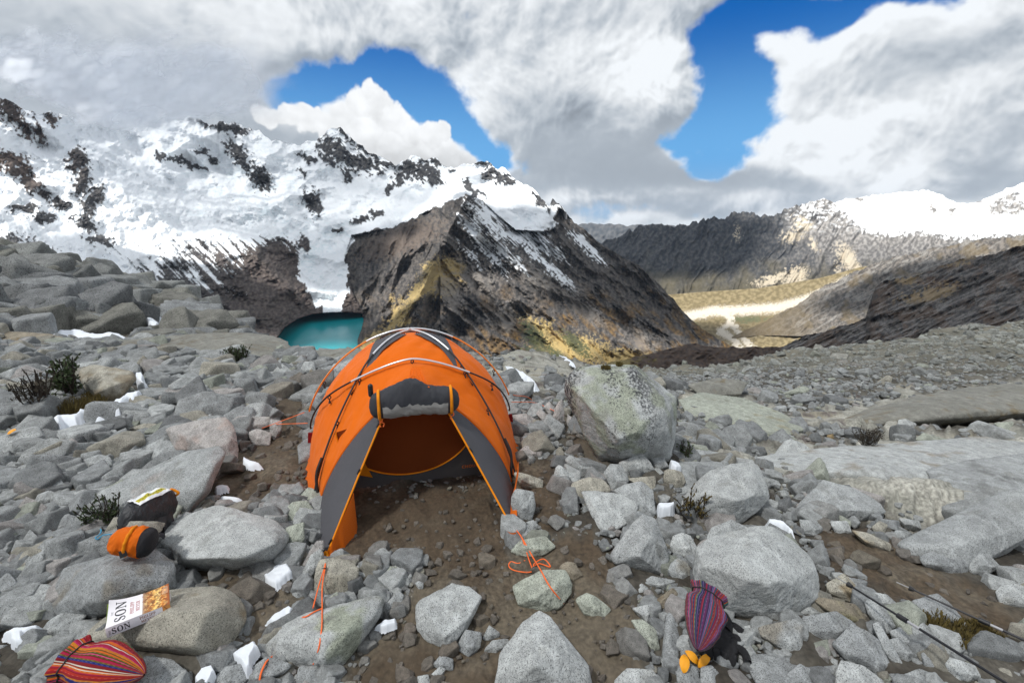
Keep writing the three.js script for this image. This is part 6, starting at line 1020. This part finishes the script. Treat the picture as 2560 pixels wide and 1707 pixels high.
// gloves
{
  const FLEECE = std({ color: rgb(0.012, 0.012, 0.014), roughness: 1, bumpMap: ROCKBUMP, bumpScale: 0.006 });
  const glove = (name, label, u, v, turn) => {
    const p = surf(u, v, 0.03), t = thing(name, label, 'glove', p); t.rotation.y = turn;
    const g = mergeVertices(new THREE.IcosahedronGeometry(1, 12).deleteAttribute('normal').deleteAttribute('uv')), a = g.attributes.position;
    for (let i = 0; i < a.count; i++) { const x = a.getX(i), y = a.getY(i), z = a.getZ(i), k = 1 + 0.22 * fbm3(x * 2 + turn, y * 2, z * 2, 3); a.setXYZ(i, x * 0.075 * k, y * 0.036 * k, z * 0.095 * k); }
    part('palm', boxUV(g), FLEECE, t);
    for (let k = 0; k < 4; k++) part('finger', tube([V(-0.05 + k * 0.033, 0, 0.06), V(-0.052 + k * 0.033, 0.014, 0.082), V(-0.045 + k * 0.029 + 0.006 * Math.sin(k * 3), 0.002, 0.1 - 0.006 * Math.abs(k - 1.5)), V(-0.036 + k * 0.025, -0.028, 0.092 - 0.006 * Math.abs(k - 1.5))], 0.0165, 16, 9), FLEECE, t);
    part('thumb', tube([V(0.06, 0, 0.0), V(0.095, 0.012, 0.03), V(0.108, 0.004, 0.07)], 0.0175, 12, 9), FLEECE, t);
    part('cuff', tube([V(0, 0, -0.06), V(0.005, 0.005, -0.1), V(-0.006, 0.002, -0.135)], 0.052, 12, 16), FLEECE, t);
  };
  glove('glove', 'black fleece glove leaning on the blue and red striped pouch', 1785, 1592, 0.5);
  glove('glove', 'crumpled black fleece glove lying furthest right by the orange peel', 1800, 1618, -0.4);
}
// orange peel
{
  const PEEL = std({ color: rgb(0.86, 0.36, 0.01), roughness: 0.55, side: THREE.DoubleSide, bumpMap: ROCKBUMP, bumpScale: 0.002 }), PITH = std({ color: rgb(0.85, 0.55, 0.12), roughness: 0.9, side: THREE.DoubleSide });
  const peel = (u, v, w, h, turn, tilt, label) => { const t = thing('orange_peel', label, 'peel', surf(u, v, 0.02)); t.rotation.set(tilt, turn, 0.3); part('rind', gridGeo(16, 12, (i, j) => { const a = (i / 16 - 0.5) * w, b = (j / 12 - 0.5) * h * Math.cos((i / 16 - 0.5) * 2.9), r = 0.044 * (1 + 0.05 * n2(i * 0.7, j * 0.7)); return V(r * Math.sin(a), r * (Math.cos(a) * Math.cos(b) - 0.6), r * Math.sin(b)); }), PEEL, t); part('pith', gridGeo(16, 12, (i, j) => { const a = (i / 16 - 0.5) * w * 0.98, b = (j / 12 - 0.5) * h * 0.97 * Math.cos((i / 16 - 0.5) * 2.9), r = 0.0405; return V(r * Math.sin(a), r * (Math.cos(a) * Math.cos(b) - 0.6), r * Math.sin(b)); }), PITH, t); };
  peel(1745, 1648, 2.0, 1.5, 0.5, 2.7, 'largest piece of orange peel in the little pile'); peel(1710, 1668, 1.9, 1.0, 1.2, 0.2, 'leftmost piece of orange peel in the little pile'); peel(1760, 1662, 2.2, 0.8, 0.6, 0.3, 'rightmost piece of orange peel in the little pile'); peel(1728, 1652, 1.8, 0.9, 2.4, 0.4, 'middle piece of orange peel in the little pile');
  peel(30, 1085, 1.8, 1.6, 0.4, 0.3, 'yellow bit of fruit peel at the left edge beside a snow patch'); peel(158, 1164, 1.8, 1.6, 1.4, 0.2, 'bit of orange peel lying by the ochre stained stone');
}
// black dry bag with a printed band, and the orange stuff sack
{
  const RUB = new THREE.MeshPhysicalMaterial({ color: rgb(0.022, 0.024, 0.028), roughness: 0.5, bumpMap: ROCKBUMP, bumpScale: 0.01 });
  const A = atDepth(310, 1312, 2.62), Bp = atDepth(428, 1252, 2.95), ax = Bp.clone().sub(A), L = ax.length() * 1.1; ax.normalize();
  const side = V().crossVectors(ax, V(0, 1, 0)).normalize(), up = V().crossVectors(side, ax).normalize();   // side points to the viewer
  const bag = thing('dry_bag', 'black rubbery dry bag with a white and yellow printed panel', 'bag', A.clone().lerp(Bp, 0.5));
  const f = (q, th, o = 0) => { const e = Math.pow(Math.max(0, 1 - Math.pow(Math.abs(q * 2 - 1), 4)), 0.5), n = 1 + 0.2 * fbm3(q * 4, Math.cos(th) * 1.3, Math.sin(th) * 1.3, 4); return V().addScaledVector(ax, (q - 0.5) * L).addScaledVector(side, (0.075 * n + o) * e * Math.cos(th)).addScaledVector(up, (0.11 * n + o) * e * Math.sin(th)); };
  part('body', gridGeo(60, 40, (i, j) => f(i / 60, -j / 40 * 6.2832), (i, j) => [i / 60, j / 40]), RUB, bag);
  const print = canvasTex(512, 140, (c, w, h) => { c.fillStyle = '#e6e8ea'; c.fillRect(0, 0, w, h); c.fillStyle = '#b8ae1e'; c.fillRect(24, 78, w - 60, 34); c.fillStyle = '#5f5a12'; for (let k = 0; k < 9; k++) c.fillRect(50 + k * 44, 90, 30, 9); c.fillStyle = '#9aa0a4'; for (let k = 0; k < 4; k++) c.fillRect(24, 20 + k * 12, 90 + (k * 53) % 120, 4); });
  part('printed_panel', gridGeo(30, 10, (i, j) => f(lerp(0.2, 0.8, i / 30), lerp(2.1, 0.95, j / 10), 0.012), (i, j) => [i / 30, 1 - j / 10]), std({ map: print, roughness: 0.35, side: THREE.DoubleSide }), bag, 'white panel with a yellow band');
  part('handle_loop', tube([f(0.93, 1.4), f(0.96, 1.6, 0.03), f(1.0, 1.6).add(V(0.04, 0.05, 0)), f(0.98, 0.8, 0.01)], 0.008, 24, 6), PIPE, bag);
  part('skirt', gridGeo(24, 8, (i, j) => { const q = lerp(0.1, 0.75, i / 24), p = f(q, -0.3, 0.004); return p.addScaledVector(V(0, -1, 0.2), 0.16 * j / 8).addScaledVector(side, 0.03 * Math.sin(i * 0.9) * j / 8 + 0.02 * j / 8); }), new THREE.MeshPhysicalMaterial({ color: rgb(0.03, 0.032, 0.036), roughness: 0.5, side: THREE.DoubleSide }), bag);
  // stuff sack
  const S0 = atDepth(276, 1352, 2.36), S1 = atDepth(388, 1356, 2.4), sx = S1.clone().sub(S0), SL = sx.length(); sx.normalize();
  const ss = V().crossVectors(sx, V(0, 1, 0)).normalize(), su = V().crossVectors(ss, sx).normalize();
  const sack = thing('stuff_sack', 'orange and black stuff sack with a buckled strap beside the pale boulder', 'stuff sack', S0.clone().lerp(S1, 0.5));
  const h = (q, th, o = 0) => { const e = Math.pow(Math.max(0, 1 - Math.pow(Math.abs(q * 2 - 1), 5)), 0.5), n = 1 + 0.14 * fbm3(q * 5 + 3, Math.cos(th) * 1.6, Math.sin(th) * 1.6, 4); return V().addScaledVector(sx, (q - 0.5) * SL).addScaledVector(ss, (0.075 * n + o) * e * Math.cos(th)).addScaledVector(su, (0.078 * n * (0.8 + 0.25 * q) + o) * e * Math.sin(th)); };
  part('orange_body', gridGeo(40, 40, (i, j) => h(i / 40 * 0.74, -j / 40 * 6.2832)), fabric([0.85, 0.17, 0.008]), sack); part('black_end', gridGeo(16, 40, (i, j) => h(lerp(0.73, 1, i / 16), -j / 40 * 6.2832, -0.001)), fabric([0.03, 0.03, 0.034]), sack);
  const st = []; for (let k = 0; k <= 14; k++) st.push(h(0.5, lerp(1.9, -0.5, k / 14), 0.005)); part('strap', tube(st, 0.008, 30, 5), PIPE, sack); const bk = part('buckle', new THREE.BoxGeometry(0.03, 0.034, 0.012), BLACKPL, sack); bk.position.copy(h(0.5, -0.1, 0.01)); bk.lookAt(V(0, 1.2, 0));
  single('stone', boxUV(block(hullPlanes([V(-0.11, -0.02, 0), V(0.11, -0.03, 0.02), V(0.08, 0.04, -0.04), V(-0.07, 0.045, -0.03), V(0, 0.03, 0.07), V(0.1, 0, -0.08), V(-0.1, 0, -0.08), V(0, -0.05, 0.06)])[1], 14, 0.1, { sharp: 40, seed: 77 })), plainMat.tan, 'stone weighing down the black cloth above the stuff sack', 'stone').position.copy(atDepth(350, 1326, 2.55));
  single('cloth', gridGeo(30, 20, (i, j) => { const p = atDepth(lerp(290, 410, i / 30), lerp(1308, 1345, j / 20), lerp(2.66, 2.5, j / 20)); p.y += 0.03 * fbm2(i * 0.2, j * 0.2, 3) - 0.01; return p; }), fabric([0.03, 0.03, 0.036]), 'dark cloth between the dry bag and the stuff sack', 'cloth');
  // orange strap and blue cord on the stones
  single('webbing_strap', tube([[126, 1330], [150, 1334], [180, 1328], [205, 1318], [222, 1310]].map(([u, v]) => surf(u, v, 0.008)), 0.006, 40, 5), PIPE, 'orange webbing strap lying across the stones left of the small green plant', 'strap');
  single('blue_line', tube([[248, 1320], [252, 1334], [246, 1342], [238, 1348], [244, 1352], [256, 1342], [268, 1340], [280, 1338]].map(([u, v]) => surf(u, v, 0.01)), 0.0035, 50, 5), std({ color: rgb(0.05, 0.3, 0.5) }), 'thin blue cord by the end of the stuff sack', 'cord');
  single('blue_peg', tube([surf(853, 1500, 0.012), surf(868, 1496, 0.016), surf(882, 1492, 0.014)], 0.008, 12, 6), std({ color: rgb(0.02, 0.14, 0.25), roughness: 0.4 }), 'dark blue peg among the small stones below the left door corner', 'tent peg');
}
// trekking poles
{
  const SHAFT = std({ color: rgb(0.02, 0.02, 0.024), roughness: 0.35, metalness: 0.3 });
  const pole = (label, pts, clampAt) => {
    const P = pts.map(([u, v, t]) => atDepth(u, v, t)), t = thing('trekking_pole', label, 'trekking pole', P[0]); const q = P.map((p) => p.clone().sub(P[0]));
    const rod = (a, b, r, name, m) => part(name, new THREE.TubeGeometry(new THREE.LineCurve3(a, b), 1, r, 10), m, t), n = q.length - 1, along2 = (k) => q[0].clone().lerp(q[n], k);
    rod(q[0], along2(0.09), 0.003, 'tip', std({ color: rgb(0.3, 0.3, 0.3), roughness: 0.5 })); rod(along2(0.08), along2(clampAt), 0.005, 'lower_shaft', SHAFT); rod(along2(clampAt), along2(1), 0.006, 'upper_shaft', SHAFT); rod(along2(clampAt + 0.03), along2(clampAt + 0.09), 0.0062, 'silver_band', std({ color: rgb(0.35, 0.35, 0.37), roughness: 0.4 })); rod(along2(0.93), along2(1), 0.0065, 'blue_section', std({ color: rgb(0.02, 0.35, 0.5), roughness: 0.3 }));
    const dir = q[n].clone().normalize(), qt = new THREE.Quaternion().setFromUnitVectors(V(0, 1, 0), dir);
    const bs = part('basket', new THREE.CylinderGeometry(0.009, 0.014, 0.022, 10), BLACKPL, t); bs.position.copy(along2(0.09)); bs.quaternion.copy(qt); const cl = part('clamp', new THREE.CylinderGeometry(0.012, 0.012, 0.04, 10), BLACKPL, t); cl.position.copy(along2(clampAt)); cl.quaternion.copy(qt);
  };
  const g0 = groundHit(2093, 1443), g1 = groundHit(2242, 1455);
  pole('black trekking pole lying nearer to the viewer on the stones', [[2093, 1443, g0 - 0.18], [2620, 1772, 1.62]], 0.4); pole('black trekking pole lying further back, running out at the right edge', [[2242, 1455, g1 - 0.12], [2760, 1690, 1.95]], 0.48);
}
// snow patches: thin melting sheets in the hollows
{
  const SNOW = new THREE.MeshPhysicalMaterial({ color: rgb(0.74, 0.78, 0.83), roughness: 0.85, bumpMap: ROCKBUMP, bumpScale: 0.006 });
  const snow = (outline, label, thick = 0.035, lift = 0.035, n = 46, useSurf = false) => {
    let u0 = 1e9, u1 = -1e9, v0 = 1e9, v1 = -1e9; for (const [u, v] of outline) { u0 = Math.min(u0, u); u1 = Math.max(u1, u); v0 = Math.min(v0, v); v1 = Math.max(v1, v); }
    const W = Math.max(u1 - u0, v1 - v0), cell = new Map(), pos = [], idx = [], nu = Math.ceil(n * (u1 - u0) / W) + 2, nv = Math.ceil(n * (v1 - v0) / W) + 2;
    const vert = (i, j) => { const k = i + j * 1000; if (cell.has(k)) return cell.get(k); const u = lerp(u0 - 3, u1 + 3, i / nu), v = lerp(v0 - 3, v1 + 3, j / nv), sd = polySd(u + 0.03 * W * fbm2(u / W * 4, v / W * 4, 3), v + 0.015 * W * fbm2(v / W * 4, u / W * 4 + 5, 3), outline) / W; if (sd < -0.012) { cell.set(k, -1); return -1; } const p = useSurf ? surf(u, v) : atDepth(u, v, groundHit(u, v, lift, groundEven)); p.y -= lift; const e = sst(-0.012, 0.11, sd); p.y += lift * sst(-0.012, 0.07, sd) + thick * e + 0.008 * fbm2(p.x * 9, p.z * 9, 3) * e - 0.012 * (1 - e); cell.set(k, pos.length / 3); pos.push(p.x, p.y, p.z); return pos.length / 3 - 1; };
    for (let j = 0; j < nv; j++) for (let i = 0; i < nu; i++) { const a = vert(i, j), b = vert(i + 1, j), c = vert(i, j + 1), d = vert(i + 1, j + 1); if (a >= 0 && c >= 0 && b >= 0) idx.push(a, c, b); if (b >= 0 && c >= 0 && d >= 0) idx.push(b, c, d); }
    if (!idx.length) return;
    const g = new THREE.BufferGeometry(); g.setAttribute('position', new THREE.Float32BufferAttribute(pos, 3)); g.setAttribute('uv', new THREE.Float32BufferAttribute(pos.filter((_, i) => i % 3 !== 1), 2)); g.setIndex(idx); g.computeVertexNormals();
    single('snow_patch', g, SNOW, label, 'snow patch', 'melting snow patches');
  };
  for (const s of SNOWDATA) snow(...s);
}
// plants
{
  const LEAF = new THREE.MeshPhysicalMaterial({ color: rgb(0.045, 0.075, 0.02), roughness: 0.8, side: THREE.DoubleSide, transmission: 0.25, thickness: 0 }), TWIG = std({ color: rgb(0.03, 0.022, 0.016) }), MOSS = new THREE.MeshPhysicalMaterial({ color: rgb(0.1, 0.075, 0.02), roughness: 1, side: THREE.DoubleSide }), DLEAF = new THREE.MeshPhysicalMaterial({ color: rgb(0.05, 0.042, 0.028), roughness: 0.9, side: THREE.DoubleSide });
  function shrub(name, label, p, H, Wd, stems, leafy, leafMat, lean = 0) {
    const t = thing(name, label, 'shrub', p), tw = [], lv = [];
    for (let s = 0; s < stems; s++) {
      const a = rr(0, 6.28), r = Wd * rr(0.1, 0.55), top = V(Math.cos(a) * r + lean * H, H * rr(0.55, 1), Math.sin(a) * r * 0.8), b = V(Math.cos(a) * r * 0.15, -0.02, Math.sin(a) * r * 0.15), mid = b.clone().lerp(top, 0.5).add(V(rr(-1, 1) * Wd * 0.08, 0, rr(-1, 1) * Wd * 0.08));
      tw.push(tube([b, mid, top], 0.004 * H / 0.4 + 0.001, 8, 4));
      for (let k = 0; k < 5; k++) { const q = rr(0.35, 0.95), o = b.clone().lerp(top, q), e = o.clone().add(V(rr(-1, 1), rr(0.1, 1), rr(-1, 1)).multiplyScalar(H * 0.2)); tw.push(tube([o, o.clone().lerp(e, 0.5).add(V(0, 0.01, 0)), e], 0.002 * H / 0.4 + 0.0006, 4, 3)); for (let l = 0; l < leafy; l++) lv.push([o.clone().lerp(e, rr(0.2, 1)), rr(0.5, 1.1)]); }
    }
    part('stems', mergeGeometries(tw), TWIG, t);
    if (leafy) { const gs = lv.map(([o, s]) => { const g = new THREE.PlaneGeometry(0.013 * s * H / 0.3, 0.026 * s * H / 0.3, 1, 2); g.rotateX(rr(-1.2, 1.2)); g.rotateY(rr(0, 6.28)); g.translate(o.x, o.y, o.z); return g; }); part('leaves', mergeGeometries(gs), leafMat, t); }
  }
  shrub('shrub', 'nearly leafless dark twiggy shrub in front of the pale flat slab', surf(105, 1042, 0), 0.5, 0.4, 30, 1, DLEAF); shrub('shrub', 'green topped shrub beside the brown sided boulder', surf(178, 1010, 0), 0.55, 0.34, 24, 6, LEAF);
  shrub('shrub', 'dark little shrub in front of the grey block on the bedrock hump', surf(600, 918, 0), 0.36, 0.42, 40, 5, LEAF); shrub('shrub', 'small leafy shrub beside the dry bag', surf(262, 1316, 0), 0.2, 0.26, 30, 9, LEAF); shrub('shrub', 'dry dark shrub on the bedrock slope right of the camp', surf(2165, 1112, 0), 0.2, 0.32, 30, 4, DLEAF); shrub('shrub', 'tiny green plant in a crack right of the great boulder', surf(1712, 1148, 0), 0.17, 0.16, 16, 8, LEAF); shrub('shrub', 'yellowish plant in the hollow of the large pale boulder', surf(1735, 1300, 0), 0.2, 0.24, 22, 6, MOSS);
  const tuft = (label, u, v, r, n, h = 0.07) => { const t = thing('grass_tuft', label, 'grass tuft', surf(u, v, 0)), gs = []; for (let k = 0; k < n; k++) { const a = rr(0, 6.28), q = Math.sqrt(rnd()) * r, g = new THREE.PlaneGeometry(0.004, h * rr(0.6, 1.2), 1, 2); g.translate(0, h * 0.4, 0); g.rotateX(rr(-0.7, 0.7)); g.rotateY(a * 3); g.translate(Math.cos(a) * q, 0.01 * (1 - q / r), Math.sin(a) * q); gs.push(g); } part('blades', mergeGeometries(gs), MOSS, t); };
  tuft('mossy brown cushion of grass between the trekking poles', 2370, 1590, 0.1, 700); tuft('smaller mossy cushion right of the bigger one by the poles', 2455, 1588, 0.07, 420, 0.05); tuft('brown grass tussock under the green topped shrub', 200, 1026, 0.22, 900, 0.16); tuft('dark moss cushion on top of the great boulder, on the right', 1548, 914, 0.03, 120, 0.03); tuft('dark moss strip on top of the great boulder, on the left', 1515, 922, 0.04, 160, 0.03);
}
shade(scene);
renderer.render(scene, camera);
